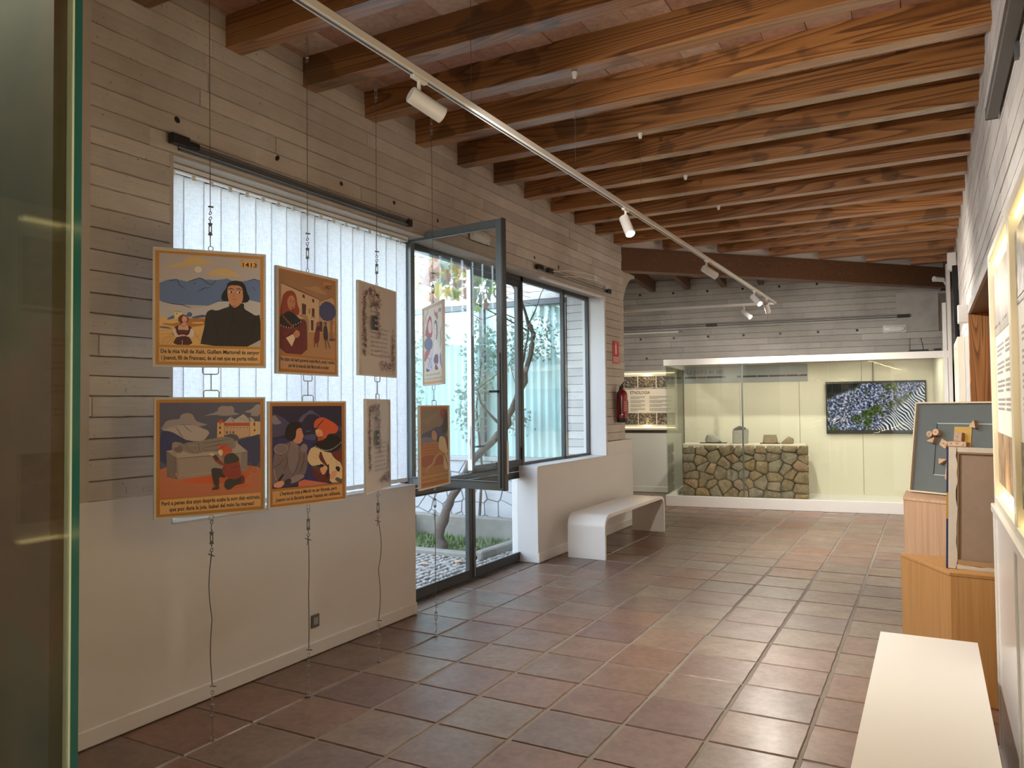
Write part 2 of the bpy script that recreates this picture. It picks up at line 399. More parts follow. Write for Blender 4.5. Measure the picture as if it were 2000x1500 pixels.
# white low wall under the windows
YD0, YD1 = 4.775, 6.835
low = struct('wall_left_low', 'white painted low wall under the blinds', MB().box(-3.74, XL+0.004, YN, YD0, 0, 0.968).box(-3.74, XL+0.004, YN, OY0+0.0, 0.968, 1.128).mesh('wall_left_low', M['white']))
low2 = struct('wall_left_low_far', 'white painted low wall behind the curved bench', MB().box(-3.74, XL+0.004, YD1, 9.62, 0, 0.952).box(-3.74, XL+0.004, OY1+0.02, 9.62, 0.952, 1.118).mesh('wall_left_low_far', M['white'], bevel=0.004))
box_obj('sill_board', M['white'], low, -3.66, XL+0.012, OY0+0.005, YD0, 0.966, 0.974, 0.002)
box_obj('sill_board', M['white'], low2, -3.66, XL+0.012, YD1, OY1, 0.95, 0.958, 0.002)
bb = struct('baseboard_left', 'white skirting below the blinds', MB().box(XL, XL+0.018, YN, YD0+0.004, 0.002, 0.088).mesh('baseboard_left', M['white'], bevel=0.006))
bb2 = struct('baseboard_left_far', 'white skirting behind the curved bench', MB().box(XL, XL+0.018, YD1-0.004, 9.625, 0.002, 0.10).mesh('baseboard_left_far', M['white'], bevel=0.006))

# right wall: concrete with a wood lined niche
NY0, NY1, NZ1, ND = 4.35, 8.30, 2.40, 0.42
m = MB(); m.box(XR+0.012, XR+0.5, YN, NY0, 0, ZC+0.3); m.box(XR+0.012, XR+0.5, NY1, 14.5, 0, ZC+0.3); m.box(XR+0.012, XR+0.5, NY0, NY1, NZ1, ZC+0.3)
wall_right = struct('wall_right', 'white washed board marked concrete wall', m.mesh('wall_right', M['core']))
BR = [ragged_board(20+i, M['conc_r']) for i in range(5)]
def spans_right(z):
    if z > NZ1: return [(1.6, 13.7)]
    return [(NY1+0.02, 13.7)] if z > 0 else []
zr = courses(1.3, NZ1+0.02, 0.1, rb); zr = zr[:-1]+courses(NZ1+0.02, ZC+0.02, 0.1, rb)
boards(wall_right, (XR+0.0125, 0, 0), (0, 1, 0), (-1, 0, 0), zr, spans_right, None, rb, 0.7, 2.0, BR)
box_obj('plaster_band', M['white'], wall_right, XR+0.006, XR+0.02, NY1, 13.7, 0.0, 1.3)
nich = struct('trim_1', 'pine lined niche in the right wall')
box_obj('jamb_lining', M['niche_wood'], nich, XR-0.004, XR+ND, NY1-0.025, NY1, 0, NZ1)
box_obj('jamb_lining', M['niche_wood'], nich, XR-0.004, XR+ND, NY0, NY0+0.025, 0, NZ1)
box_obj('back_lining', M['niche_wood'], nich, XR+ND-0.02, XR+ND, NY0, NY1, 0, NZ1)
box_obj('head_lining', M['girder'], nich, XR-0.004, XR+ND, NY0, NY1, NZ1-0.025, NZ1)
box_obj('head_trim', plain('grey_trim_paint', (0.34, 0.31, 0.31), 0.5), nich, XR-0.012, XR+0.01, NY0, NY1+0.02, NZ1-0.03, NZ1+0.045, 0.002)
box_obj('side_trim', M['niche_wood'], nich, XR-0.010, XR+0.01, NY1-0.01, NY1+0.03, 0, NZ1+0.02, 0.002)

# wall behind the camera
m = MB(); m.box(-3.74, 0.85, YN-0.2, YN, 0, ZC+0.3)
wall_near = struct('wall_near', 'white wall behind the viewer', m.mesh('wall_near', M['white']))

# ------------------------------------------------------------------ back wall (turned a little) and alcove
VB = 1.80
m = MB(); m.obox(G(-2.6, VB+0.012), GU*6.9, GV*0.25, (0, 0, ZC+0.3))
wall_back = struct('wall_back', 'grey board marked concrete wall behind the showcase', m.mesh('wall_back', M['core']))
BB = [ragged_board(40+i, M['conc_b']) for i in range(5)]
boards(wall_back, G(0, VB+0.0125), GU, -GV, courses(2.17, ZC, 0.1, rb), lambda z: [(-1.8, 3.44 if 2.72 < z < 3.28 else 4.15)], None, rb, 0.6, 1.9, BB)
m = MB(); m.obox(G(3.42, VB-0.004, 2.69), GU*0.6, GV*0.02, (0, 0, 0.63)); m.put('render_patch', plain('grey_cement_render', (0.42, 0.40, 0.38), 0.9, var=0.3, scale=5, bump=0.6), wall_back)
for u0, z in [(-0.735, 3.55), (-0.735, 2.748), (-0.63, 2.40)]:
    for i in range(8 if z > 2.5 else 1):
        u = u0+0.596*i
        if u < 3.3: link('tie_hole', hole, wall_back, G(u, VB-0.005, z), (0, 0, GA-math.pi/2), (1, 1.25, 1.25))
MB().obox(G(-2.6, VB-0.01, 0), GU*2.57, GV*0.03, (0, 0, 1.055)).put('wainscot', M['white'], wall_back)
MB().obox(G(-2.6, VB-0.025, 0.002), GU*2.57, GV*0.03, (0, 0, 0.10)).put('skirting', M['white'], wall_back, bevel=0.004)
m = MB(); m.obox(G(-2.6, -2.2), GU*0.2, GV*4.3, (0, 0, ZC+0.3)); m.obox((-6.2, 8.95, 0), (2.5, 0, 0), (0, 0.2, 0), (0, 0, ZC+0.3))
struct('wall_alcove', 'white alcove wall hidden behind the pillar', m.mesh('wall_alcove', M['white']))

# ------------------------------------------------------------------ ceiling: tiles between beams
ceiling = struct('ceiling', 'timber beam ceiling with terracotta tiles between the beams', MB().box(-3.74, XR+0.5, YN, 14.5, ZC+0.012, ZC+0.25).obox((-6.4, 8.9, ZC+0.012), (2.7, 0, 0), (0, 5.6, 0), (0, 0, 0.238)).mesh('ceiling', M['core']))
YBK = [3.112+0.606*(k-1) for k in range(-8, 19)]       # far lower edge of each beam
BW = 0.12
GL0, GL1 = Vector((XL-0.02, 9.29, 0)), Vector((0.26, 13.32, 0))     # girder line, room side
def girder_x(y): return GL0.x+(GL1.x-GL0.x)*(y-GL0.y)/(GL1.y-GL0.y)
bmesh_beam = MB().box(-0.5, 0.5, -BW, 0, ZB, ZC+0.01).mesh('beam', M['beam'], bevel=0.0)
for k, yb in enumerate(YBK):
    x0 = XL-0.05
    if yb > 9.35: x0 = girder_x(yb-0.06)+0.06
    if x0 > XR-0.2: continue
    L = XR+0.03-x0
    me = MB().box(-L/2, L/2, -BW, 0, ZB, ZC+0.01).mesh('beam', M['beam'], bevel=0.004)
    link('beam', me, ceiling, (x0+L/2, yb+random.uniform(-.004, .004), random.uniform(-.004, .004)))
rt = MB().box(-0.5, 0.5, -0.5, 0.5, 0, 0.02).mesh('ceiling_tile', M['rasilla'])
fart = MB()
for k in range(len(YBK)-1):
    y0, y1 = YBK[k]-0.01, YBK[k+1]-BW+0.01
    x = XL-0.02-random.uniform(0, 0.2)
    while x < XR+0.02:
        if 1.7 < y0 < 8.0:
            link('ceiling_tile', rt, ceiling, (x+0.125, (y0+y1)/2, ZC-random.uniform(0, 0.006)), (random.uniform(-.006, .006), random.uniform(-.012, .012), 0), (0.246, y1-y0, 1))
        else: fart.box(x, x+0.246, y0, y1, ZC, ZC+0.02)
        x += 0.25
tag(fart.put('ceiling_tile', M['rasilla'], ceiling), 'terracotta ceiling tiles hidden between far beams', kind='stuff')
# skew girder, infill on top of it and rafters behind it
gd = (GL1-GL0).normalized(); gn = Vector((-gd.y, gd.x, 0))
glen = (GL1-GL0).length
M['girder'].node_tree  # grain follows the girder roughly
gird = MB().box(0, glen, 0, 0.18, 3.295, ZB).put('girder', M['girder'], ceiling, loc=GL0, rot=(0, 0, math.atan2(gd.y, gd.x)), bevel=0.006)
tag(gird, 'dark diagonal timber girder')
MB().box(0, glen, 0.06, 0.16, ZB, ZC+0.05).put('infill', M['white'], ceiling, loc=GL0, rot=(0, 0, math.atan2(gd.y, gd.x)))
for i in range(-2, 5):
    u = -0.50+0.62*i
    # start on the girder, end at the back wall
    p = G(u, 0); tpar = None
    a = gd; rhs = p-GL0; det = a.x*(-GV.y)-a.y*(-GV.x)
    s = (rhs.x*(-GV.y)-rhs.y*(-GV.x))/det; q = GL0+a*s
    v0 = (q-G0).dot(GV)+0.12
    if i < 0: v0 = -1.6
    if v0 > VB-0.1: continue
    MB().obox(G(u-0.045, v0, ZB+0.005), GU*0.09, GV*(VB+0.02-v0), (0, 0, ZC-ZB)).put('rafter', M['girder'], ceiling)

# floor outside and roof edge come with the courtyard further down

# ------------------------------------------------------------------ steel window and door frames
def leaf_mesh(w, h, st=0.05, d=0.045, rail=None):
    rail = rail or st; m = MB()
    m.box(0, st, -d/2, d/2, 0, h); m.box(w-st, w, -d/2, d/2, 0, h)
    m.box(st, w-st, -d/2, d/2, 0, rail); m.box(st, w-st, -d/2, d/2, h-st, h)
    m.box(st, w-st, -d/2-0.006, -d/2+0.006, rail, rail+0.012); m.box(st, w-st, -d/2-0.006, -d/2+0.006, h-st-0.012, h-st)
    return m
def hinge(parent, x, y, z):
    MB().lathe([(0.011, -0.06), (0.011, 0.06)], 10, (x, y, z)).box(x-0.004, x+0.03, y-0.004, y+0.004, z-0.05, z+0.05).put('hinge', M['dark_metal'], parent, smooth=True)
win1 = struct('window_1', 'steel framed window behind the vertical blind')
for n, y in enumerate((OY0+0.02, 3.75, 4.93)): box_obj('mullion', M['dark_metal'], win1, XF-0.03, XF+0.02, y-0.025, y+0.025, 0.97, OZ1-0.012, 0.003)
box_obj('head_rail', M['dark_metal'], win1, XF-0.03, XF+0.02, OY0, 4.93, OZ1-0.06, OZ1-0.012, 0.003)
box_obj('bottom_rail', M['dark_metal'], win1, XF-0.03, XF+0.02, OY0, 4.93, 0.97, 1.02, 0.003)
box_obj('pane', M['glass'], win1, XF-0.008, XF-0.002, OY0+0.03, 3.73, 1.0, OZ1-0.05)
box_obj('pane', M['glass'], win1, XF-0.008, XF-0.002, 3.77, 4.91, 1.0, OZ1-0.05)

door = struct('door_1', 'dark steel glazed door with separate upper and lower leaves')
box_obj('jamb', M['dark_metal'], door, XF-0.03, XF+0.03, 4.93, 4.975, 0, OZ1-0.012, 0.003)
box_obj('jamb', M['dark_metal'], door, XF-0.03, XF+0.03, 6.90, 6.955, 0, OZ1-0.012, 0.003)
box_obj('head_rail', M['dark_metal'], door, XF-0.03, XF+0.03, 4.93, 6.955, OZ1-0.065, OZ1-0.012, 0.003)
box_obj('transom', M['dark_metal'], door, XF-0.02, XF+0.025, 4.975, 6.90, 0.905, 0.955, 0.003)
box_obj('threshold', M['dark_metal'], door, XF-0.05, XF+0.03, 4.93, 6.955, -0.01, 0.006, 0.002)
# lower pair, closed (leaf x axis runs along +Y)
for y0, y1 in ((4.985, 5.93), (5.94, 6.895)):
    lf = leaf_mesh(y1-y0, 0.885, 0.05, 0.045, 0.075).put('lower_leaf', M['dark_metal'], door, (XF+0.005, y0, 0.012), (0, 0, math.pi/2), bevel=0.003)
    MB().box(0.045, y1-y0-0.045, -0.003, 0.003, 0.07, 0.84).put('pane', M['glass'], lf)
    if y0 > 5.5:
        for z in (0.17, 0.72): hinge(lf, y1-y0, -0.03, z)
        MB().tube([(0.012, -0.035, 0.02), (0.012, -0.035, 0.27), (0.012, -0.05, 0.285), (0.05, -0.06, 0.285)], 0.006, 8).put('drop_bolt', M['steel'], lf, smooth=True)
# upper closed leaf
uh = OZ1-0.07-0.962
lf = leaf_mesh(0.955, uh).put('upper_leaf', M['dark_metal'], door, (XF+0.005, 5.94, 0.96), (0, 0, math.pi/2), bevel=0.003)
MB().box(0.045, 0.91, -0.003, 0.003, 0.045, uh-0.045).put('pane', M['glass'], lf)
MB().box(-0.006, 0.002, -0.022, 0.022, 0.02, uh-0.02).put('closing_edge', M['alu'], lf)
MB().box(-0.012, -0.006, -0.012, 0.012, 0.12, 0.42).box(-0.016, -0.012, -0.008, 0.008, 0.24, 0.30).put('lock_plate', M['steel'], lf)
MB().tube([(0.022, -0.02, 0.235), (0.022, -0.06, 0.235), (0.14, -0.065, 0.235)], 0.009, 8).put('handle', M['black'], lf, smooth=True)
for z in (0.12, uh-0.12): hinge(lf, 0.955, -0.03, z)
# upper leaf swung open into the room
pA, pB = Vector((XF+0.03, 4.975, 0.945)), Vector((-2.715, 4.875, 0.945)); dv = pB-pA
uh2 = 1.985
lf = leaf_mesh(dv.length, uh2, 0.055, 0.05).put('open_leaf', plain('blue_grey_steel_paint', (0.15, 0.175, 0.185), 0.3, var=0.1), door, pA, (0, 0, math.atan2(dv.y, dv.x)), bevel=0.003)
tag(lf, 'upper door leaf swung open into the room')
W_ = dv.length
MB().box(0.05, W_-0.05, -0.003, 0.003, 0.05, uh2-0.05).put('pane', M['glass'], lf)
MB().box(W_-0.001, W_+0.014, -0.03, 0.012, 0.0, uh2).put('closing_edge', M['dark_metal'], lf)
MB().tube([(W_-0.03, -0.02, 0.72), (W_-0.03, -0.05, 0.72), (W_-0.10, -0.055, 0.72)], 0.009, 8).tube([(W_-0.03, 0.02, 0.72), (W_-0.03, 0.05, 0.72), (W_-0.10, 0.055, 0.72)], 0.009, 8).put('handle', M['black'], lf, smooth=True)
MB().tube([(W_-0.02, -0.032, 0.02), (W_-0.02, -0.032, 1.0)], 0.006, 8).put('bolt_rod', M['black'], lf, smooth=True)
MB().box(W_+0.012, W_+0.02, -0.012, 0.012, 0.12, 0.36).put('lock_plate', M['steel'], lf)

win2 = struct('window_2', 'steel framed fixed window above the far low wall')
for y in (7.97, 8.69): box_obj('mullion', M['dark_metal'], win2, XF-0.02, XF+0.025, y-0.022, y+0.022, 0.955, OZ1-0.012, 0.003)
box_obj('head_rail', M['dark_metal'], win2, XF-0.02, XF+0.025, 6.955, 8.69, OZ1-0.06, OZ1-0.012, 0.003)
box_obj('bottom_rail', M['dark_metal'], win2, XF-0.02, XF+0.025, 6.955, 8.69, 0.955, 0.985, 0.003)
box_obj('pane', M['glass'], win2, XF-0.004, XF+0.002, 6.95, 7.95, 0.98, OZ1-0.05)
box_obj('pane', M['glass'], win2, XF-0.004, XF+0.002, 7.99, 8.67, 0.98, OZ1-0.05)
box_obj('tube_lamp_rail', M['white'], win2, XL-0.05, XL-0.01, 7.0, 8.70, OZ1-0.035, OZ1-0.012, 0.003)

# ------------------------------------------------------------------ vertical blind
def fabric():
    t = NT('blind_fabric'); 
    d = t.n('BsdfDiffuse'); tr = t.n('BsdfTranslucent'); ms = t.n('MixShader')
    w1 = t.noise(t.pos((1, 9, 220)), 3.0, 3); w2 = t.noise(t.pos((1, 220, 9)), 3.0, 3)
    w = t.mix(0.5, w1, w2); c = t.ramp(w, [(0.36, (0.62, 0.64, 0.66)), (0.6, (0.88, 0.89, 0.90))])
    t.l(c, d.inputs[0]); t.l(c, tr.inputs[0]); ms.inputs[0].default_value = 0.55
    t.l(d.outputs[0], ms.inputs[1]); t.l(tr.outputs[0], ms.inputs[2]); t.l(ms.outputs[0], t.out.inputs[0]); return t.m
M['fabric'] = fabric()
bl = thing('vertical_blind', 'white fabric vertical blind drawn across the long window', 'blind', (XL-0.12, 2.67, 0.985))
box_obj('headrail', M['alu'], bl, -0.02, 0.025, -0.01, 2.17, 1.86, 1.90, 0.003)
box_obj('headrail_groove', M['dark_metal'], bl, 0.0245, 0.0265, 0.0, 2.16, 1.868, 1.872)
sl = MB()
n = 6
sl.add([( -0.004+0.006*math.cos((i/n-0.5)*math.pi), (i/n)*0.132, z) for z in (0.012, 1.845) for i in range(n+1)], [(i, i+1, n+2+i, n+1+i) for i in range(n)])
for h0, h1 in ((0.0, 0.007), (0.125, 0.132)): sl.add([(-0.0022, h0, 0.012), (-0.0022, h1, 0.012), (-0.0022, h1, 1.845), (-0.0022, h0, 1.845)], [(0, 1, 2, 3)])
slm = sl.mesh('slat', M['fabric'], smooth=True)
for i in range(17):
    s = link('slat', slm, bl, (0.004*(i % 2), 0.002+i*0.1265, 0), (0, 0, R_(random.uniform(-3, 3)-9)))
    MB().box(-0.004, 0.006, 0.055, 0.075, 1.835, 1.868).put('carrier_clip', M['alu'], s)
    MB().box(-0.002, 0.006, 0.004, 0.128, 0.0, 0.03).put('bottom_weight', M['alu'], s)

# ------------------------------------------------------------------ cable spotlight rails over the windows
rail = thing('cable_rail', 'black ended twin cable lighting rail over the vertical blind', 'light rail', (XL, 2.66, 2.965))
for dz in (0.0, -0.035): MB().tube([(0.03, 0, dz), (0.03, 2.04, dz)], 0.006, 8).put('cable', M['grey_metal'], rail, smooth=True)
MB().box(0.012, 0.05, -0.05, 0.06, -0.03, 0.025).box(0.018, 0.042, 0.06, 0.13, -0.02, 0.012).put('end_block', M['black'], rail, bevel=0.004)
MB().box(0.012, 0.045, 2.00, 2.05, -0.045, 0.01).put('end_block', M['black'], rail, bevel=0.004)
box_obj('backing_profile', M['grey_metal'], rail, 0.0, 0.02, 0.02, 2.04, -0.045, -0.005)
rail2 = thing('cable_rail', 'black ended twin cable lighting rail over the fixed window', 'light rail', (XL, 6.85, 2.955))
for dz in (0.0, -0.03): MB().tube([(0.03, 0, dz), (0.03, 1.95, dz)], 0.005, 8).put('cable', M['grey_metal'], rail2, smooth=True)
for y in (0.02, 0.26, 1.90): MB().box(0.012, 0.05, y-0.05, y+0.07, -0.03, 0.02).put('end_block', M['black'], rail2, bevel=0.004)
def arm_lamp(y, dy, dx, label):
    t = thing('arm_spotlight', label, 'spotlight', (XL+0.03, y, 2.955), group='small spotlights on bent arms')
    MB().tube([(0.0, 0, -0.012), (dx*0.4, dy*0.4, 0.03), (dx*0.8, dy*0.8, 0.035), (dx, dy, 0.02)], 0.004, 8).put('arm', M['alu'], t, smooth=True)
    MB().lathe([(0.008, -0.03), (0.014, -0.02), (0.03, 0.03), (0.032, 0.035), (0.026, 0.035), (0.006, 0.0)], 16, (dx, dy, 0.01), (0.5, 0.1, -0.7)).put('reflector', M['alu'], t, smooth=True)
    MB().lathe([(0.0, 0.01), (0.026, 0.03), (0.0, 0.032)], 12, (dx, dy, 0.01), (0.5, 0.1, -0.7)).put('bulb', M['glass'], t, smooth=True)
arm_lamp(7.10, 0.72, 0.22, 'small silver spotlight on the nearer bent arm over the fixed window')
arm_lamp(7.45, 0.95, 0.12, 'small silver spotlight on the farther bent arm over the fixed window')

def emergency(name, p, rz, label):
    t = thing(name, label, 'lamp', p, (0, 0, rz), 'emergency lamps')
    MB().box(-0.17, 0.17, -0.012, 0.0, -0.06, 0.06).put('base_plate', M['alu'], t, bevel=0.01, seg=2)
    m = MB()
    for yy, sx, sz in ((0, .16, .052), (-.03, .15, .045), (-.05, .12, .03)):
        pass
    ring = []
    for d, sx, sz in ((-0.012, .155, .052), (-0.035, .148, .046), (-0.048, .12, .03)):
        ring.append([(sx*(abs(math.cos(a))**0.6)*(1 if math.cos(a) > 0 else -1), d, sz*(abs(math.sin(a))**0.7)*(1 if math.sin(a) > 0 else -1)) for a in [k*2*math.pi/20 for k in range(20)]])
    fs = []
    for r in range(2):
        for k in range(20): fs.append((r*20+k, r*20+(k+1) % 20, (r+1)*20+(k+1) % 20, (r+1)*20+k))
    fs.append([40+k for k in range(20)])
    m.add([p_ for rr in ring for p_ in rr], fs); m.put('diffuser', plain('clear_cover', (0.75, 0.74, 0.72), 0.15), t, smooth=True)
    for x in (-0.06, 0.0, 0.06): MB().lathe([(0.0, 0), (0.012, 0.0), (0.006, 0.006), (0, 0.007)], 10, (x, -0.047, 0.008), (0, -1, 0)).put('led', M['white_gloss'], t)
emergency('emergency_lamp', (XL+0.003, 5.75, 3.05), math.pi/2, 'oval emergency lamp seen through the open door leaf')
emergency('emergency_lamp', G(3.39, VB-0.006, 2.745), GA, 'oval emergency lamp above the big screen')

# ------------------------------------------------------------------ socket, sign, extinguisher
t = thing('wall_socket', 'small grey wall socket in the white low wall', 'socket', (XL+0.004, 3.69, 0.215))
box_obj('plate', M['grey_metal'], t, 0, 0.008, -0.035, 0.035, -0.04, 0.04, 0.002)
box_obj('insert', plain('light_grey_plastic', (0.35, 0.35, 0.34), 0.4), t, 0.008, 0.011, -0.02, 0.02, -0.022, 0.022, 0.001)

def text_polys(body, size, spacing=1.0, bold=0.0, align='CENTER', shear=0.0):
    cu = bpy.data.curves.new('t', 'FONT'); cu.body = body; cu.size = size; cu.align_x = align; cu.align_y = 'CENTER'
    cu.space_character = spacing; cu.offset = bold; cu.shear = shear; cu.resolution_u = 2
    ob = bpy.data.objects.new('t', cu); COL.objects.link(ob)
    dg = bpy.context.evaluated_depsgraph_get(); me = bpy.data.meshes.new_from_object(ob.evaluated_get(dg))
    V = [v.co.copy() for v in me.vertices]; Fc = [list(p.vertices) for p in me.polygons]
    bpy.data.objects.remove(ob); bpy.data.curves.remove(cu); bpy.data.meshes.remove(me)
    return V, Fc
class Print:
    """flat print: coloured shapes in local x (right), z (up), facing -y, stacked a hair apart"""
    def __init__(s, gain=1.0, step=0.00004): s.m = MB(); s.k = 0; s.g = gain; s.step = step
    def col(s, c): return tuple(min(0.9, x*s.g) for x in srgb(*c))
    def poly(s, pts, c):
        s.k += 1; y = -s.k*s.step
        a = sum(p[0]*q[1]-q[0]*p[1] for p, q in zip(pts, pts[1:]+pts[:1]))
        if a < 0: pts = pts[::-1]
        s.m.add([(x, y, z) for x, z in pts], [list(range(len(pts)))], s.col(c))
    def rect(s, x0, z0, x1, z1, c): s.poly([(x0, z0), (x1, z0), (x1, z1), (x0, z1)], c)
    def text(s, body, cx, cz, width, height, c, bold=0.0, align='CENTER', shear=0.0):
        V, Fc = text_polys(body, 1.0, 1.0, bold, align, shear)
        if not V: return
        x0, x1 = min(v.x for v in V), max(v.x for v in V)
        sx = width/(x1-x0) if width else height; sx = min(sx, 10); sz = height; s.k += 1
        off = 0.5*(x0+x1) if align == 'CENTER' else x0
        s.m.add([(cx+(v.x-off)*sx, -s.k*s.step, cz+v.y*sz) for v in V], Fc, s.col(c))
    def put(s, name, parent, loc=(0, 0, 0), rot=(0, 0, 0)): return s.m.put(name, M['print'], parent, loc, rot)

t = thing('fire_sign', 'small red fire extinguisher sign on the pillar', 'sign', (XL+0.004, 9.05, 2.22), (0, 0, math.pi/2))
box_obj('plate', plain('red_sign_plastic', (0.55, 0.03, 0.025), 0.3), t, -0.11, 0.11, -0.003, 0, -0.145, 0.145, 0.001)
p = Print(); p.rect(-0.085, -0.05, 0.085, 0.13, (190, 30, 25)); p.rect(-0.022, -0.02, 0.022, 0.085, (235, 225, 220)); p.rect(-0.012, 0.085, 0.012, 0.115, (235, 225, 220)); p.rect(-0.11, -0.068, 0.11, -0.060, (235, 225, 220))
p.text('EXTINTOR', 0, -0.10, 0.17, 0.05, (235, 225, 220)); p.put('print', t, (0, -0.0035, 0))
t = thing('fire_extinguisher', 'red fire extinguisher hanging on the pillar', 'extinguisher', (XL+0.085, 9.03, 1.345))
red = plain('red_enamel', (0.26, 0.010, 0.012), 0.25)
MB().lathe([(0.0, 0.0), (0.066, 0.0), (0.07, 0.012), (0.07, 0.055)], 24).put('base_ring', M['black'], t, smooth=True)
MB().lathe([(0.069, 0.05), (0.069, 0.33), (0.063, 0.365), (0.042, 0.395), (0.022, 0.405), (0.02, 0.42)], 24).put('cylinder', red, t, smooth=True)
MB().lathe([(0.022, 0.42), (0.022, 0.455), (0.014, 0.46)], 14).box(-0.012, 0.012, -0.03, 0.03, 0.44, 0.46).put('valve', M['black'], t, smooth=True)
MB().tube([(0, 0, 0.46), (0.0, 0.03, 0.475), (0.0, 0.075, 0.505)], [0.012, 0.010, 0.006], 8).tube([(0, 0, 0.452), (0, 0.07, 0.455)], 0.007, 8).put('handle', M['black'], t, smooth=True)
MB().tube([(0, -0.02, 0.45), (0, -0.06, 0.44), (0.0, -0.09, 0.38), (0, -0.085, 0.2), (0, -0.078, 0.10)], 0.011, 8).put('hose', M['black'], t, smooth=True)
p = Print(); p.rect(-0.04, -0.075, 0.04, 0.07, (150, 25, 25))
for i in range(6): p.rect(-0.032+0.004*(i % 2), 0.052-i*0.021, 0.03, 0.058-i*0.021, (200, 165, 160))
p.put('label_print', t, (0.0715*math.cos(-0.5), 0.0715*math.sin(-0.5), 0.20), (0, 0, R_(62)))
MB().lathe([(0, 0), (0.012, 0), (0, 0.002)], 12, (0.068*math.cos(-1.2), 0.068*math.sin(-1.2), 0.10), (0.4, -0.95, 0)).put('inspection_seal', M['white_gloss'], t)

# ------------------------------------------------------------------ curved bench by the low wall
def waterfall(name, label, x0, x1, y0, y1, h, th, rad, mat):
    t = thing(name, label, 'bench', ((x0+x1)/2, (y0+y1)/2, 0)); w, L = (x1-x0)/2, (y1-y0)/2
    out = [(-L, 0)]; inn = [(-L+th, 0)]
    for i in range(11):
        a = math.pi-i/10*math.pi/2
        out.append((-L+rad+rad*math.cos(a), h-rad+rad*math.sin(a))); r2 = max(rad-th, 0.002); inn.append((-L+th+r2+r2*math.cos(a), h-th-r2+r2*math.sin(a)))
    for i in range(11):
        a = math.pi/2-i/10*math.pi/2
        out.append((L-rad+rad*math.cos(a), h-rad+rad*math.sin(a))); r2 = max(rad-th, 0.002); inn.append((L-th-r2+r2*math.cos(a), h-th-r2+r2*math.sin(a)))
    out.append((L, 0)); inn.append((L-th, 0))
    k = len(out); V = [(-w, y, z) for y, z in out]+[(-w, y, z) for y, z in inn]+[(w, y, z) for y, z in out]+[(w, y, z) for y, z in inn]
    def part(nm, i0, i1):
        idx = list(range(i0, i1+1)); n = len(idx); vv = []
        for blk in range(4): vv += [V[blk*k+i] for i in idx]
        Fc = []
        for i in range(n-1):
            Fc += [(i, i+1, n+i+1, n+i), (2*n+i+1, 2*n+i, 3*n+i, 3*n+i+1), (i+1, i, 2*n+i, 2*n+i+1), (n+i, n+i+1, 3*n+i+1, 3*n+i)]
        Fc += [(0, n, 3*n, 2*n), (n-1, 3*n-1, 4*n-1, 2*n-1)]
        MB().add(vv, [f[::-1] for f in Fc]).put(nm, mat, t, smooth=True, angle=35)
    part('leg', 0, 6); part('seat', 6, k-7); part('leg', k-7, k-1)
    return t
waterfall('bench', 'white bench with rounded ends along the far low wall', -3.315, -2.905, 7.255, 9.23, 0.445, 0.035, 0.12, M['bench'])
waterfall('bench', 'white bench by the light panels, seen from above', -0.24, 0.165, 2.15, 4.19, 0.44, 0.04, 0.03, M['bench'])

# ------------------------------------------------------------------ hanging illustrated panels
PW, PH = 0.505, 0.56
def homography(quad):
    """crop pixels -> panel coordinates (x right, z up), quad = TL, TR, BR, BL"""
    dst = [(-PW/2, PH/2), (PW/2, PH/2), (PW/2, -PH/2), (-PW/2, -PH/2)]; A = []; b = []
    for (x, y), (u, v) in zip(quad, dst):
        A.append([x, y, 1, 0, 0, 0, -u*x, -u*y]); b.append(u); A.append([0, 0, 0, x, y, 1, -v*x, -v*y]); b.append(v)
    h = np.linalg.solve(np.array(A, float), np.array(b, float)); Hm = np.append(h, 1).reshape(3, 3)
    def f(p):
        q = Hm @ np.array([p[0], p[1], 1.0]); return (float(q[0]/q[2]), float(q[1]/q[2]))
    return f
def chaikin(P, it=2):
    for _ in range(it):
        Q = []
        for a, b in zip(P, P[1:]+P[:1]):
            Q += [(a[0]*.78+b[0]*.22, a[1]*.78+b[1]*.22), (a[0]*.22+b[0]*.78, a[1]*.22+b[1]*.78)]
        P = Q
    return P
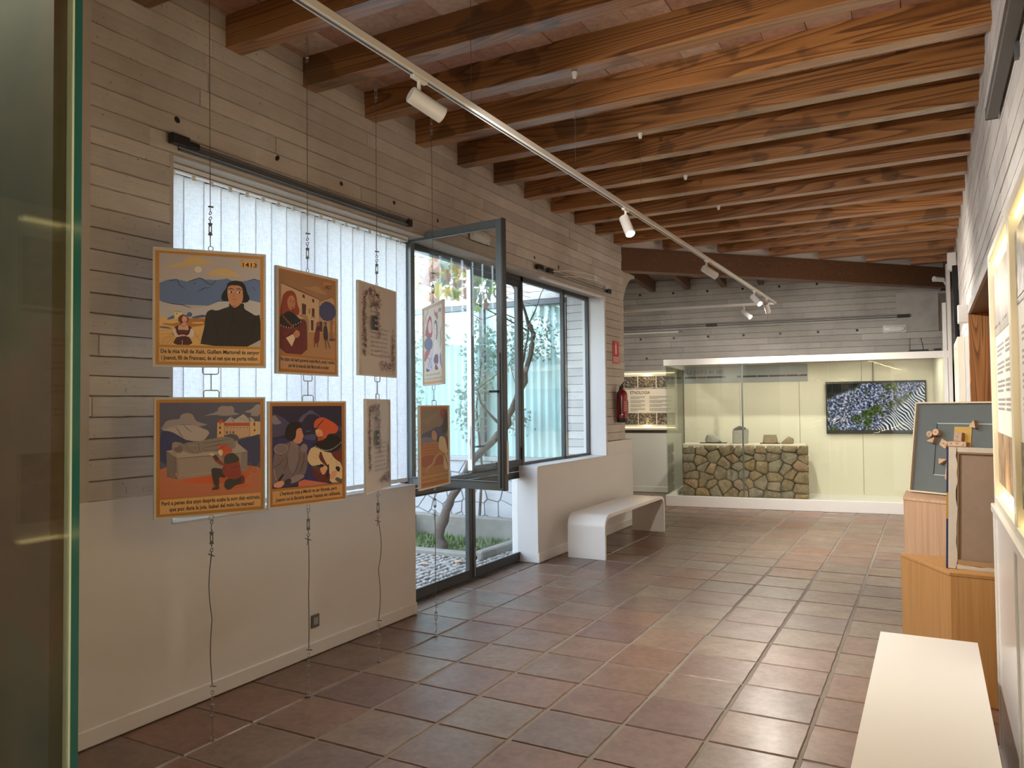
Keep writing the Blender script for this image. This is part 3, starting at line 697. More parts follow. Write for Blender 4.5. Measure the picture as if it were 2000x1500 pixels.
class Pic(Print):
    def __init__(s, quad, gain): super().__init__(gain); s.h = homography(quad)
    def P(s, pts, c, sm=1):
        pts = list(zip(pts[::2], pts[1::2]))
        if sm: pts = chaikin(pts, sm)
        s.poly([s.h(p) for p in pts], c)
    def E(s, x, y, rx, ry, c, n=20): s.poly([s.h((x+rx*math.cos(k*2*math.pi/n), y+ry*math.sin(k*2*math.pi/n))) for k in range(n)], c)
    def L(s, pts, w, c):
        """brush line of width w pixels, tapering at the ends"""
        pts = list(zip(pts[::2], pts[1::2])); a = []; b = []; n = len(pts)
        for i, p in enumerate(pts):
            q0, q1 = pts[max(i-1, 0)], pts[min(i+1, n-1)]; dx, dy = q1[0]-q0[0], q1[1]-q0[1]; l = math.hypot(dx, dy) or 1
            k = w/2*(0.55 if i in (0, n-1) else 1.0); a.append((p[0]-dy/l*k, p[1]+dx/l*k)); b.append((p[0]+dy/l*k, p[1]-dx/l*k))
        s.poly([s.h(p) for p in a+b[::-1]], c)
    def T(s, body, x0, x1, y, hpx, c, bold=0.012, shear=0.0):
        """text line spanning panel widths x0..x1 (fractions), y fraction from the top"""
        s.text(body, (x0+x1)/2*PW-PW/2, PH/2-y*PH, (x1-x0)*PW, hpx*PH, c, bold, shear=shear)
    def strokes(s, x0, x1, y, h, c, seed, slant=0.0):
        """illegibly small blackletter writing"""
        rr = random.Random(seed); x = x0
        while x < x1:
            for _ in range(rr.randint(2, 9)):
                if x > x1: break
                hh = h*rr.choice((0.6, 0.6, 0.6, 0.95)); w = 0.0045
                X0 = x*PW-PW/2; z = PH/2-y*PH
                s.m.add([(X0, -s.k*s.step-s.step, z-h*0.3*PH), (X0+w*PW*0.8, -s.k*s.step-s.step, z-h*0.3*PH), (X0+w*PW*0.8, -s.k*s.step-s.step, z+(hh-h*0.3)*PH), (X0, -s.k*s.step-s.step, z+(hh-h*0.3)*PH)], [(0, 1, 2, 3)], s.col(c))
                x += 0.0095
            x += 0.012
        s.k += 1
INK = (40, 24, 18)
def pic_a():
    p = Pic([(25, 50), (1235, 62), (1232, 1420), (15, 1425)], 1.6)
    p.P([50, 85, 1205, 90, 1205, 1395, 50, 1395], (166, 116, 52), 0)
    p.P([92, 115, 1172, 122, 1172, 1168, 88, 1168], (160, 152, 152), 0)
    p.P([130, 275, 250, 240, 340, 200, 370, 160, 430, 130, 520, 135, 570, 165, 690, 195, 560, 225, 400, 245, 250, 275], (180, 154, 108))
    p.P([575, 340, 620, 300, 690, 265, 770, 250, 850, 265, 920, 315, 1010, 345, 800, 345], (180, 154, 108))
    p.E(497, 283, 40, 37, (190, 183, 170))
    p.P([92, 460, 170, 420, 260, 405, 380, 430, 450, 405, 515, 380, 560, 395, 690, 395, 800, 375, 850, 395, 980, 395, 1105, 362, 1172, 375, 1172, 700, 92, 700], (84, 103, 140), 0)
    for l in ([190, 440, 215, 425, 275, 412, 300, 470, 360, 515], [385, 430, 450, 405, 515, 380, 560, 395], [515, 378, 590, 430, 640, 455, 690, 400], [500, 540, 560, 495, 625, 488], [440, 460, 475, 430], [800, 375, 850, 395], [1040, 385, 1105, 362, 1168, 380], [1080, 455, 1120, 498]): p.L(l, 9, (38, 42, 62))
    p.P([92, 660, 150, 678, 280, 700, 400, 733, 500, 733, 620, 693, 720, 645, 860, 640, 1060, 615, 1172, 640, 1172, 900, 92, 900], (166, 162, 163), 0)
    p.L([110, 668, 220, 693, 330, 702, 420, 733], 9, (38, 42, 62)); p.L([690, 640, 720, 640, 780, 642], 9, (60, 70, 100))
    p.P([92, 840, 200, 865, 420, 850, 560, 825, 700, 830, 700, 1168, 88, 1168], (196, 160, 105), 0)
    p.P([92, 930, 300, 885, 420, 850, 590, 850, 570, 930, 400, 960, 200, 950], (158, 102, 48)); p.P([92, 905, 250, 890, 330, 900, 200, 925], (200, 165, 112)); p.P([420, 900, 560, 890, 560, 910, 440, 915], (205, 165, 110))
    p.P([160, 882, 190, 850, 240, 820, 250, 862], (66, 82, 124)); p.P([420, 842, 500, 815, 560, 806, 600, 830, 450, 856], (66, 82, 124)); p.E(405, 810, 28, 28, (66, 82, 130)); p.P([92, 955, 180, 960, 230, 985, 92, 975], (70, 80, 115))
    p.P([245, 785, 325, 785, 322, 860, 247, 860], (208, 184, 134), 0); p.L([245, 783, 326, 783], 7, (50, 30, 25)); p.E(270, 806, 6, 7, (60, 35, 25))
    for i, x in enumerate((110, 150, 195, 235)): p.L([x-30, 1160, 230+i*6, 1010+i*12], 6, (150, 96, 45))
    for y0 in (1010, 1050, 1090): p.L([92, y0, 225, y0-20], 6, (165, 112, 55))
    for i in range(4): p.L([455+i*4, 1000+i*25, 520, 1165-i*45], 5, (165, 112, 55))
    p.P([225, 1165, 260, 1080, 320, 1055, 400, 1065, 445, 1165], (66, 27, 32)); p.L([325, 1165, 328, 1110], 10, (190, 165, 150))
    p.P([225, 1050, 240, 965, 290, 938, 400, 938, 440, 975, 455, 1050, 400, 1075, 260, 1070], (62, 26, 34)); p.P([280, 985, 292, 932, 385, 932, 398, 985, 370, 1000, 300, 1000], (192, 148, 126))
    p.P([280, 990, 385, 990, 380, 1030, 290, 1030], (86, 36, 44)); p.P([222, 1000, 255, 962, 272, 1045, 320, 1068, 250, 1078], (196, 178, 170)); p.P([398, 1045, 420, 958, 456, 1005, 440, 1078, 350, 1062], (196, 178, 170)); p.E(330, 1055, 35, 10, (200, 155, 130))
    p.E(340, 868, 56, 52, (82, 36, 31)); p.E(352, 868, 28, 42, (196, 142, 118)); p.L([330, 815, 360, 830, 385, 820], 14, (82, 36, 31)); p.E(356, 893, 9, 4, (140, 50, 45)); p.P([330, 905, 370, 905, 380, 945, 320, 940], (192, 144, 120)); p.L([300, 935, 340, 955, 375, 930], 5, (70, 30, 30))
    p.P([515, 1168, 530, 1080, 560, 960, 570, 830, 590, 770, 640, 740, 690, 758, 780, 720, 830, 702, 826, 655, 860, 690, 960, 655, 992, 660, 990, 722, 1060, 762, 1120, 800, 1172, 780, 1172, 1168], (33, 29, 31))
    for l in ([668, 765, 665, 860, 690, 1000, 760, 1160], [870, 720, 868, 850, 840, 1000, 820, 1160], [1120, 800, 1110, 900, 1060, 1050, 980, 1160], [590, 900, 570, 1050, 560, 1150], [830, 700, 880, 725, 990, 700]): p.L(l, 7, (16, 14, 16))
    p.P([740, 600, 760, 540, 800, 480, 810, 430, 850, 400, 905, 390, 970, 402, 1010, 450, 1025, 530, 1055, 590, 1035, 640, 985, 652, 800, 640, 752, 632], (24, 24, 26))
    p.P([806, 505, 822, 460, 860, 448, 940, 448, 975, 480, 982, 600, 962, 655, 915, 700, 880, 716, 842, 682, 816, 620], (172, 120, 92)); p.P([815, 475, 850, 440, 930, 432, 985, 470, 985, 440, 920, 405, 850, 412], (24, 24, 26))
    for x in (845, 935): p.E(x, 528, 24, 12, (205, 185, 165)); p.E(x+6, 530, 11, 12, (38, 22, 18)); p.L([x-26, 518, x, 512, x+24, 518], 5, (40, 22, 18))
    p.L([815, 495, 850, 486, 878, 497], 11, (28, 18, 16)); p.L([905, 492, 940, 487, 965, 500], 11, (28, 18, 16)); p.L([885, 530, 872, 580, 895, 585], 5, (120, 76, 56)); p.L([865, 618, 885, 610, 912, 616], 8, (128, 66, 52)); p.L([878, 640, 895, 638], 5, (120, 76, 56)); p.L([845, 680, 880, 700, 905, 680], 6, (60, 30, 25))
    p.P([955, 158, 1140, 152, 1136, 230, 952, 228], (196, 150, 82), 0); p.L([955, 158, 980, 152], 6, (70, 45, 25)); p.L([1115, 152, 1140, 156], 6, (70, 45, 25))
    p.T('1413', 0.785, 0.915, 0.105, 0.052, (52, 30, 18), 0.02)
    p.P([85, 1195, 1168, 1200, 1165, 1365, 85, 1362], (192, 154, 108), 0)
    p.T('De la rica Vall de Xaló, Guillem Martorell és senyor', 0.07, 0.94, 0.868, 0.047, INK, 0.028); p.T('i Joanot, fill de Francesc, és el net que es porta millor.', 0.075, 0.93, 0.922, 0.047, INK, 0.028)
    return p
def pic_b():
    p = Pic([(42, 62), (822, 230), (812, 1455), (50, 1425)], 2.0)
    p.P([80, 100, 800, 255, 800, 1435, 88, 1400], (140, 90, 38), 0); p.P([88, 125, 785, 275, 780, 1235, 92, 1170], (128, 94, 64), 0)
    p.P([360, 330, 480, 345, 560, 310, 640, 390, 700, 430, 600, 420], (142, 110, 80)); p.P([300, 900, 780, 900, 780, 1235, 300, 1190], (142, 106, 70), 0)
    p.P([110, 290, 592, 500, 588, 915, 430, 905, 300, 880, 115, 700], (162, 138, 110), 0); p.L([105, 285, 350, 390, 592, 495], 14, (84, 46, 26)); p.L([590, 500, 590, 915], 8, (105, 80, 58))
    p.P([592, 525, 755, 460, 782, 505, 780, 900, 592, 915], (150, 122, 90), 0); p.L([592, 520, 755, 458, 782, 505], 8, (84, 46, 26))
    for q in ([372, 545, 425, 562, 420, 692, 372, 686], [497, 605, 530, 612, 527, 716, 495, 712], [483, 755, 516, 760, 513, 890, 485, 885], [378, 430, 406, 440, 408, 484, 378, 470], [500, 485, 526, 495, 526, 537, 500, 527], [590, 770, 625, 775, 625, 900, 590, 900]): p.P(q, (62, 30, 26), 0)
    for q in ([345, 690, 440, 705, 440, 722, 345, 712], [485, 715, 540, 718, 540, 730, 485, 728], [455, 610, 475, 612, 475, 680, 455, 676]): p.P(q, (128, 96, 62), 0)
    p.P([360, 730, 440, 720, 460, 770, 460, 905, 400, 905], (132, 106, 74))
    rr = random.Random(5); p.E(690, 645, 88, 105, (50, 54, 90))
    for i in range(26): a = i*2*math.pi/26; p.E(690+92*math.cos(a), 645+108*math.sin(a), rr.uniform(10, 22), rr.uniform(12, 24), (50, 54, 90), 8)
    p.P([720, 745, 772, 760, 750, 860, 762, 990, 718, 985, 728, 860], (124, 82, 42)); p.E(745, 1000, 40, 20, (74, 56, 52))
    p.P([95, 900, 100, 760, 180, 690, 330, 740, 420, 760, 432, 860, 436, 1197, 95, 1167], (84, 26, 24)); p.L([340, 800, 350, 1000, 420, 1010], 6, (44, 12, 12)); p.L([100, 1000, 200, 950, 260, 900], 8, (40, 12, 12)); p.L([360, 1000, 360, 1180], 6, (50, 14, 14)); p.L([240, 1100, 260, 1180], 5, (50, 14, 14))
    p.P([95, 830, 96, 690, 180, 648, 215, 640, 300, 700, 372, 790, 300, 852, 200, 866], (20, 17, 18))
    for i in range(9): p.E(112+i*30, 822+28*math.sin(i*0.42)+(8 if i < 5 else -4*i), 5, 11, (170, 150, 125), 8)
    p.L([120, 700, 200, 790, 290, 880], 26, (96, 56, 38))
    p.P([95, 690, 112, 580, 130, 450, 180, 392, 250, 384, 296, 440, 310, 560, 342, 640, 322, 705, 285, 690, 200, 640, 130, 690], (114, 46, 27)); p.P([184, 505, 214, 450, 262, 448, 286, 520, 280, 600, 250, 642, 205, 622, 186, 560], (152, 102, 74))
    p.L([215, 508, 240, 500], 7, (70, 28, 18)); p.L([255, 510, 275, 512], 7, (70, 28, 18)); p.E(228, 524, 8, 6, (40, 20, 16), 10); p.E(263, 528, 8, 6, (40, 20, 16), 10); p.L([248, 530, 252, 580, 262, 582], 4, (110, 66, 46)); p.L([232, 605, 250, 600, 268, 608], 9, (70, 24, 16)); p.E(252, 632, 12, 18, (90, 34, 20), 10)
    p.P([255, 930, 300, 876, 346, 918, 332, 970, 282, 988], (156, 106, 78)); p.P([168, 985, 255, 935, 282, 990, 240, 1092], (186, 160, 132), 0)
    p.P([512, 1045, 545, 850, 572, 800, 592, 850, 580, 1048], (92, 28, 26)); p.E(568, 800, 16, 24, (128, 66, 44)); p.P([545, 880, 570, 830, 590, 870, 570, 890], (30, 20, 22)); p.L([525, 1045, 522, 1095], 12, (28, 18, 18)); p.L([558, 1045, 566, 1095], 12, (28, 18, 18)); p.L([580, 885, 605, 880], 9, (60, 24, 22))
    p.P([640, 1010, 636, 860, 650, 825, 682, 830, 694, 1005], (30, 24, 28)); p.E(656, 802, 18, 24, (32, 24, 22)); p.E(650, 806, 9, 15, (150, 102, 76)); p.L([655, 1000, 668, 1112], 13, (26, 18, 18)); p.L([682, 1000, 715, 1112], 13, (26, 18, 18)); p.L([640, 885, 626, 890], 8, (30, 24, 28))
    p.P([636, 262, 738, 285, 736, 352, 634, 335], (150, 108, 62), 0); p.T('1437', 0.77, 0.885, 0.105, 0.055, (34, 20, 14), 0.02)
    p.P([95, 1205, 772, 1262, 770, 1405, 95, 1362], (150, 116, 82), 0)
    p.T('Per atzars del destí aparegué Ausiàs March, poeta i cavaller,', 0.06, 0.94, 0.862, 0.047, INK, 0.032); p.T('per fer la menuda dels Martorell sa muller.', 0.18, 0.84, 0.918, 0.047, INK, 0.032)
    return p
def pic_c():
    p = Pic([(52, 30), (1332, 35), (1328, 1405), (35, 1475)], 1.65)
    p.P([78, 60, 1308, 58, 1300, 1385, 65, 1445], (158, 106, 40), 0); p.P([115, 95, 1275, 95, 1270, 1178, 108, 1218], (72, 72, 98), 0)
    CL = (136, 128, 132)
    p.P([115, 412, 160, 355, 180, 312, 270, 290, 342, 290, 350, 240, 420, 214, 490, 230, 520, 310, 600, 340, 668, 355, 600, 374, 400, 400], CL); p.P([598, 258, 770, 210, 790, 150, 850, 132, 890, 145, 940, 134, 972, 170, 962, 214, 1048, 240, 850, 258, 750, 240], CL); p.P([1075, 212, 1180, 175, 1220, 125, 1276, 116, 1274, 268, 1150, 256, 1180, 225], CL)
    p.P([570, 375, 640, 385, 760, 370, 770, 520, 620, 540, 690, 440], (66, 70, 92)); p.P([115, 414, 260, 372, 420, 350, 560, 380, 692, 440, 640, 520, 560, 590, 380, 530, 250, 445], (158, 150, 152)); p.P([115, 414, 260, 378, 380, 365, 250, 385], (120, 114, 118))
    for l in ([295, 385, 330, 430, 350, 470, 382, 505], [380, 350, 420, 400, 480, 445], [345, 352, 470, 356]): p.L(l, 8, (62, 56, 62))
    p.P([115, 418, 240, 432, 340, 490, 430, 548, 720, 560, 720, 760, 115, 882], (40, 45, 92)); p.P([980, 560, 1150, 512, 1275, 474, 1270, 895, 980, 860], (38, 43, 88))
    p.P([845, 340, 930, 264, 972, 302, 1080, 234, 1145, 292, 1150, 345], (164, 156, 156), 0); p.P([1150, 335, 1155, 270, 1205, 305, 1200, 335], (164, 156, 156), 0); p.L([930, 268, 950, 310, 965, 340], 8, (70, 64, 68)); p.L([1000, 280, 1080, 300, 1120, 320], 5, (110, 102, 106)); p.L([1080, 236, 1130, 290, 1150, 330], 6, (60, 54, 60))
    p.P([772, 335, 850, 335, 850, 512, 768, 516], (192, 154, 112), 0); p.P([775, 336, 792, 302, 810, 290, 830, 302, 850, 326, 848, 338], (152, 62, 38), 0); p.P([850, 370, 1150, 370, 1145, 502, 1010, 532, 850, 482], (178, 146, 122), 0); p.P([858, 340, 1145, 340, 1145, 377, 858, 377], (168, 68, 42), 0); p.P([1150, 330, 1245, 325, 1246, 482, 1150, 508], (194, 160, 114), 0); p.L([1148, 300, 1148, 505], 8, (56, 46, 50)); p.L([852, 340, 852, 480], 6, (70, 50, 46))
    for i in range(10): p.L([872+i*28, 342, 868+i*28, 374], 4, (128, 46, 30))
    for x, y, a, b in ((805, 350, 9, 6), (803, 395, 9, 15), (803, 455, 9, 15), (882, 452, 8, 13), (920, 450, 6, 9), (957, 453, 8, 12), (1203, 358, 8, 20), (1206, 432, 8, 12)): p.P([x-a, y-b, x+a, y-b, x+a, y+b, x-a, y+b], (44, 26, 24), 0)
    for i in range(7): p.E(888+i*38, 396, 6, 6, (70, 42, 36), 8)
    p.E(930, 525, 90, 55, (66, 70, 92)); p.P([1245, 325, 1272, 330, 1272, 480, 1245, 480], (176, 168, 160), 0)
    p.P([110, 880, 190, 850, 1120, 850, 1240, 870, 1275, 900, 1270, 1182, 108, 1220], (166, 98, 70), 0); p.P([300, 1000, 700, 960, 1120, 920, 1180, 980, 900, 1060, 500, 1060], (180, 80, 40)); p.P([800, 1080, 1100, 1060, 1200, 1100, 900, 1140], (176, 84, 46))
    p.P([185, 662, 640, 590, 980, 560, 1125, 685, 1120, 700, 305, 755], (156, 146, 142), 0); p.P([300, 745, 1120, 690, 1118, 915, 310, 1002], (140, 128, 122), 0); p.P([185, 660, 300, 742, 308, 1002, 190, 970], (104, 94, 96), 0); p.P([1050, 690, 1122, 682, 1118, 910, 1040, 925], (120, 110, 110), 0)
    p.L([305, 752, 600, 735, 1120, 700], 7, (84, 72, 72)); p.L([310, 760, 315, 990], 6, (90, 78, 78)); p.L([200, 668, 290, 700, 300, 745], 5, (84, 72, 72)); p.L([320, 960, 700, 930, 1100, 900], 14, (150, 138, 132)); p.L([280, 720, 285, 985], 9, (84, 74, 76))
    p.P([350, 620, 380, 580, 460, 560, 560, 555, 700, 525, 850, 502, 950, 520, 990, 590, 975, 650, 800, 676, 620, 680, 520, 708, 430, 690, 370, 660], (122, 112, 110)); p.E(320, 625, 75, 66, (122, 110, 108)); p.E(325, 640, 46, 40, (96, 86, 86)); p.E(290, 590, 40, 34, (134, 122, 120))
    for l in ([560, 560, 555, 620, 570, 690], [590, 580, 750, 560, 930, 530], [590, 640, 780, 600, 950, 590], [400, 580, 430, 640, 500, 690], [470, 570, 520, 620, 540, 690], [600, 668, 800, 668]): p.L(l, 8, (82, 72, 72))
    p.L([440, 610, 480, 590, 540, 620, 530, 660], 12, (142, 130, 126)); p.P([985, 560, 1000, 545, 1010, 590, 985, 610], (150, 140, 136))
    rr = random.Random(2)
    for i in range(30): p.E(1080+rr.uniform(-20, 170), 960+rr.uniform(-90, 30), 6, 7, (190, 120, 70), 6)
    for i in range(16): p.E(220+rr.uniform(-20, 120), 965+rr.uniform(-40, 25), 6, 7, (178, 130, 100), 6)
    for i in range(6): p.L([1120+i*22, 940, 1135+i*16, 880, 1145+i*14, 800+i*22], 5, (150, 84, 52))
    DK = (40, 34, 38)
    p.P([860, 1030, 900, 1000, 1000, 1010, 1062, 960, 1086, 1000, 1080, 1062, 1040, 1072, 975, 1085, 915, 1140, 870, 1135, 848, 1090], DK); p.P([1030, 1070, 1045, 1040, 1040, 985, 1070, 962, 1088, 1010, 1082, 1060, 1045, 1075], (92, 34, 30))
    p.P([700, 900, 715, 876, 750, 872, 830, 890, 880, 960, 850, 1000, 785, 975, 790, 1090, 735, 1095, 715, 1000], DK); p.P([690, 1138, 735, 1095, 792, 1088, 788, 1132], (74, 28, 26))
    p.P([848, 770, 950, 700, 1010, 745, 1035, 870, 1048, 985, 965, 1022, 850, 975, 812, 905, 845, 850], (124, 40, 30)); p.P([846, 840, 850, 720, 940, 690, 1010, 740, 1028, 800], (42, 38, 40)); p.L([950, 870, 1035, 855], 10, (34, 16, 16)); p.L([830, 890, 860, 870], 10, (34, 16, 16))
    p.P([710, 728, 740, 720, 790, 770, 845, 830, 838, 852, 790, 830, 740, 785], (120, 40, 30)); p.P([712, 728, 745, 716, 790, 760, 760, 790], (42, 38, 40)); p.P([668, 712, 690, 698, 735, 702, 722, 735], (222, 172, 132))
    p.P([752, 640, 790, 602, 870, 598, 930, 640, 948, 690, 890, 692, 840, 760, 812, 740, 830, 680], (174, 72, 42)); p.P([770, 672, 815, 648, 836, 690, 820, 730, 790, 726], (226, 178, 140)); p.L([758, 665, 820, 630, 860, 610], 7, (60, 24, 20))
    p.P([108, 1240, 1272, 1180, 1272, 1345, 105, 1410], (190, 150, 96), 0)
    p.T('Però a penes dos anys després acaba la sort dels estimats,', 0.065, 0.95, 0.873, 0.046, INK, 0.028); p.T('que poc dura la joia. Isabel del món ha marxat!', 0.13, 0.89, 0.925, 0.046, INK, 0.028)
    return p
def pic_d():
    p = Pic([(22, 38), (1025, 25), (1055, 1315), (40, 1455)], 2.0)
    p.P([50, 55, 1008, 45, 1035, 1300, 72, 1425], (142, 94, 38), 0); p.P([82, 100, 975, 85, 1000, 1088, 95, 1182], (34, 30, 54), 0)
    p.P([85, 200, 150, 215, 250, 265, 320, 330, 330, 450, 110, 512, 85, 505], (60, 58, 86)); p.P([82, 215, 130, 225, 160, 270, 215, 325, 82, 345], (112, 106, 118)); p.P([415, 300, 450, 230, 510, 190, 560, 145, 605, 150, 630, 180, 680, 205, 720, 260, 640, 195, 540, 200, 490, 265, 480, 300], (74, 72, 100)); p.P([470, 490, 560, 462, 660, 455, 640, 545, 520, 530], (62, 64, 96)); p.P([500, 420, 600, 405, 560, 428], (74, 72, 100)); p.P([880, 330, 978, 350, 978, 420, 920, 410], (58, 56, 84))
    p.P([86, 545, 250, 500, 520, 525, 760, 560, 985, 560, 1000, 1088, 430, 1120, 95, 1182], (38, 41, 84), 0)
    AR = (94, 82, 86)
    p.P([95, 920, 108, 730, 150, 640, 240, 590, 330, 560, 430, 610, 500, 640, 545, 690, 548, 860, 520, 990, 400, 1080, 250, 1120, 98, 1165], AR); p.P([330, 570, 420, 640, 440, 700, 430, 850, 370, 1000, 300, 900, 290, 700], (106, 94, 98))
    p.E(205, 660, 98, 76, (118, 104, 108)); p.E(198, 655, 78, 58, (104, 92, 96)); p.E(500, 640, 46, 56, (112, 100, 104)); p.P([310, 560, 345, 548, 425, 600, 420, 652, 360, 610], (112, 100, 100))
    for l in ([110, 712, 200, 740, 290, 690, 300, 620], [430, 680, 440, 780, 400, 920, 350, 1000], [270, 740, 290, 830, 240, 930], [500, 700, 500, 820, 450, 960], [330, 1080, 420, 1000, 520, 1000], [100, 900, 180, 860, 240, 780]): p.L(l, 8, (46, 38, 44))
    p.P([300, 1060, 400, 990, 500, 985, 512, 1020, 400, 1090, 320, 1110], (120, 106, 110)); p.P([245, 1075, 310, 1035, 345, 1060, 330, 1110, 260, 1130], (44, 38, 44)); p.P([108, 1120, 170, 1085, 232, 1068, 250, 1112, 205, 1165, 115, 1160], (176, 124, 100)); p.P([160, 1070, 225, 980, 246, 985, 230, 1020, 188, 1080], (26, 22, 24)); p.L([115, 930, 140, 1065], 16, (150, 110, 95))
    p.P([248, 505, 250, 430, 275, 350, 320, 312, 385, 298, 450, 320, 478, 375, 400, 392, 390, 505, 345, 552, 280, 540], (18, 16, 18)); p.P([395, 396, 450, 374, 468, 400, 476, 440, 492, 488, 478, 510, 474, 555, 425, 592, 345, 552, 388, 510], (170, 116, 92)); p.L([435, 415, 468, 410], 8, (26, 16, 14)); p.E(458, 430, 9, 6, (210, 190, 170), 10); p.E(462, 431, 5, 6, (30, 18, 16), 8); p.L([462, 497, 484, 494], 5, (120, 60, 50))
    p.P([540, 765, 575, 650, 640, 615, 760, 680, 860, 700, 995, 830, 1000, 1080, 835, 1092, 845, 960, 700, 850, 610, 880, 556, 825], (182, 158, 124)); p.P([845, 700, 940, 680, 988, 625, 996, 835, 900, 780], (92, 38, 30)); p.P([700, 690, 720, 680, 760, 790, 830, 900, 790, 880, 690, 780], (78, 34, 28))
    p.P([590, 890, 660, 865, 740, 880, 830, 990, 824, 1092, 720, 1075, 620, 1010], (80, 28, 26)); p.P([598, 880, 640, 865, 720, 900, 720, 980, 640, 930], (74, 52, 42)); p.L([815, 850, 815, 960, 790, 1030], 30, (30, 22, 24)); p.P([680, 870, 720, 842, 770, 860, 745, 890, 700, 890], (24, 20, 22)); p.P([705, 900, 760, 876, 795, 910, 785, 960, 745, 992, 720, 950], (184, 132, 104)); p.P([905, 890, 930, 868, 972, 890, 960, 950, 925, 930], (24, 20, 22)); p.P([838, 985, 880, 935, 930, 930, 925, 1000, 870, 1052, 840, 1020], (184, 132, 104)); p.P([900, 1045, 930, 1010, 1000, 1050, 1000, 1080, 950, 1085], (74, 66, 66))
    for l in ([640, 710, 690, 740, 670, 760], [620, 745, 670, 790], [910, 800, 925, 850], [860, 760, 850, 800]): p.L(l, 6, (120, 98, 74))
    p.P([618, 380, 622, 300, 660, 255, 730, 232, 800, 262, 900, 318, 938, 372, 915, 440, 850, 448, 800, 455, 770, 520, 730, 500, 735, 430, 690, 375], (170, 74, 46)); p.L([640, 385, 690, 330, 755, 255], 12, (40, 18, 16)); p.P([636, 425, 645, 395, 690, 378, 738, 432, 732, 505, 690, 505, 658, 478], (196, 132, 98)); p.P([668, 490, 720, 480, 755, 500, 745, 560, 690, 595, 676, 555], (144, 58, 36)); p.L([665, 468, 700, 460], 10, (130, 50, 30)); p.E(672, 415, 9, 7, (220, 200, 160), 10); p.L([655, 400, 690, 395], 7, (110, 42, 26))
    p.P([598, 605, 680, 545, 760, 530, 830, 460, 940, 478, 986, 545, 965, 630, 880, 685, 800, 695, 700, 655], (18, 16, 18))
    for i in range(18): a = i/17; p.E(640+a*330, 612+70*math.sin(a*3.0)-60*a*a, 5, 9, (196, 184, 168), 6)
    p.P([430, 1080, 505, 1052, 660, 1075, 832, 1098, 640, 1125, 430, 1145], (168, 94, 74), 0)
    p.P([92, 1215, 1000, 1108, 1002, 1270, 95, 1390], (166, 128, 84), 0)
    p.T("L'herència tota a March va ser lliurada, però", 0.14, 0.87, 0.868, 0.046, INK, 0.03); p.T("Joanot no la lliuraria sense l'espasa ser utilitzada.", 0.09, 0.92, 0.922, 0.046, INK, 0.03)
    return p
def pic_letter(seed):
    p = Pic([(50, 60), (525, 205), (540, 1345), (58, 1320)], 1.0); rr = random.Random(seed)
    p.rect(-PW/2+0.008, -PH/2+0.008, PW/2-0.008, PH/2-0.008, (205, 195, 186))
    def vine(x0, y0, x1, y1, w, n, cols):
        for i in range(n):
            a = i/n; x = x0+(x1-x0)*a+rr.uniform(-w, w); y = y0+(y1-y0)*a+rr.uniform(-w, w); pts = []
            an = rr.uniform(0, 6.28)
            for k in range(5):
                pts.append((x, y)); an += rr.uniform(-1.2, 1.4); x += 0.016*math.cos(an); y += 0.016*math.sin(an)
            q = [((u-0.5)*PW, (0.5-v)*PH) for u, v in pts]; wd = 0.0013; A = [(u-wd, v+wd) for u, v in q]; B = [(u+wd, v-wd) for u, v in q[::-1]]
            p.poly(A+B, rr.choice(cols))
    cm = [(70, 30, 34), (84, 40, 40), (50, 28, 34), (150, 84, 50)]
    vine(0.155, 0.10, 0.155, 0.76, 0.028, 120, cm); vine(0.2, 0.10, 0.54, 0.12, 0.03, 46, cm); vine(0.90, 0.50, 0.90, 0.90, 0.022, 60, cm+[(170, 100, 50)]); vine(0.55, 0.88, 0.88, 0.90, 0.028, 40, cm); vine(0.46, 0.28, 0.50, 0.55, 0.026, 60, [(150, 84, 60), (120, 60, 50)]); vine(0.30, 0.21, 0.52, 0.22, 0.03, 36, cm)
    for x0, z0, x1, z1 in ((0.265, 0.23, 0.272, 0.53), (0.265, 0.525, 0.50, 0.532), (0.265, 0.30, 0.5, 0.305)): p.rect((x0-0.5)*PW, (0.5-z1)*PH, (x1-0.5)*PW, (0.5-z0)*PH, (90, 46, 42))
    p.T('E', 0.31, 0.45, 0.43, 0.20, (26, 22, 24), 0.05)
    for i, (x0, x1) in enumerate(((0.55, 0.74), (0.55, 0.72), (0.27, 0.72), (0.27, 0.70), (0.27, 0.70), (0.27, 0.72), (0.27, 0.80))): p.strokes(x0, x1, 0.485+i*0.048, 0.028, (50, 36, 34), seed*10+i)
    return p
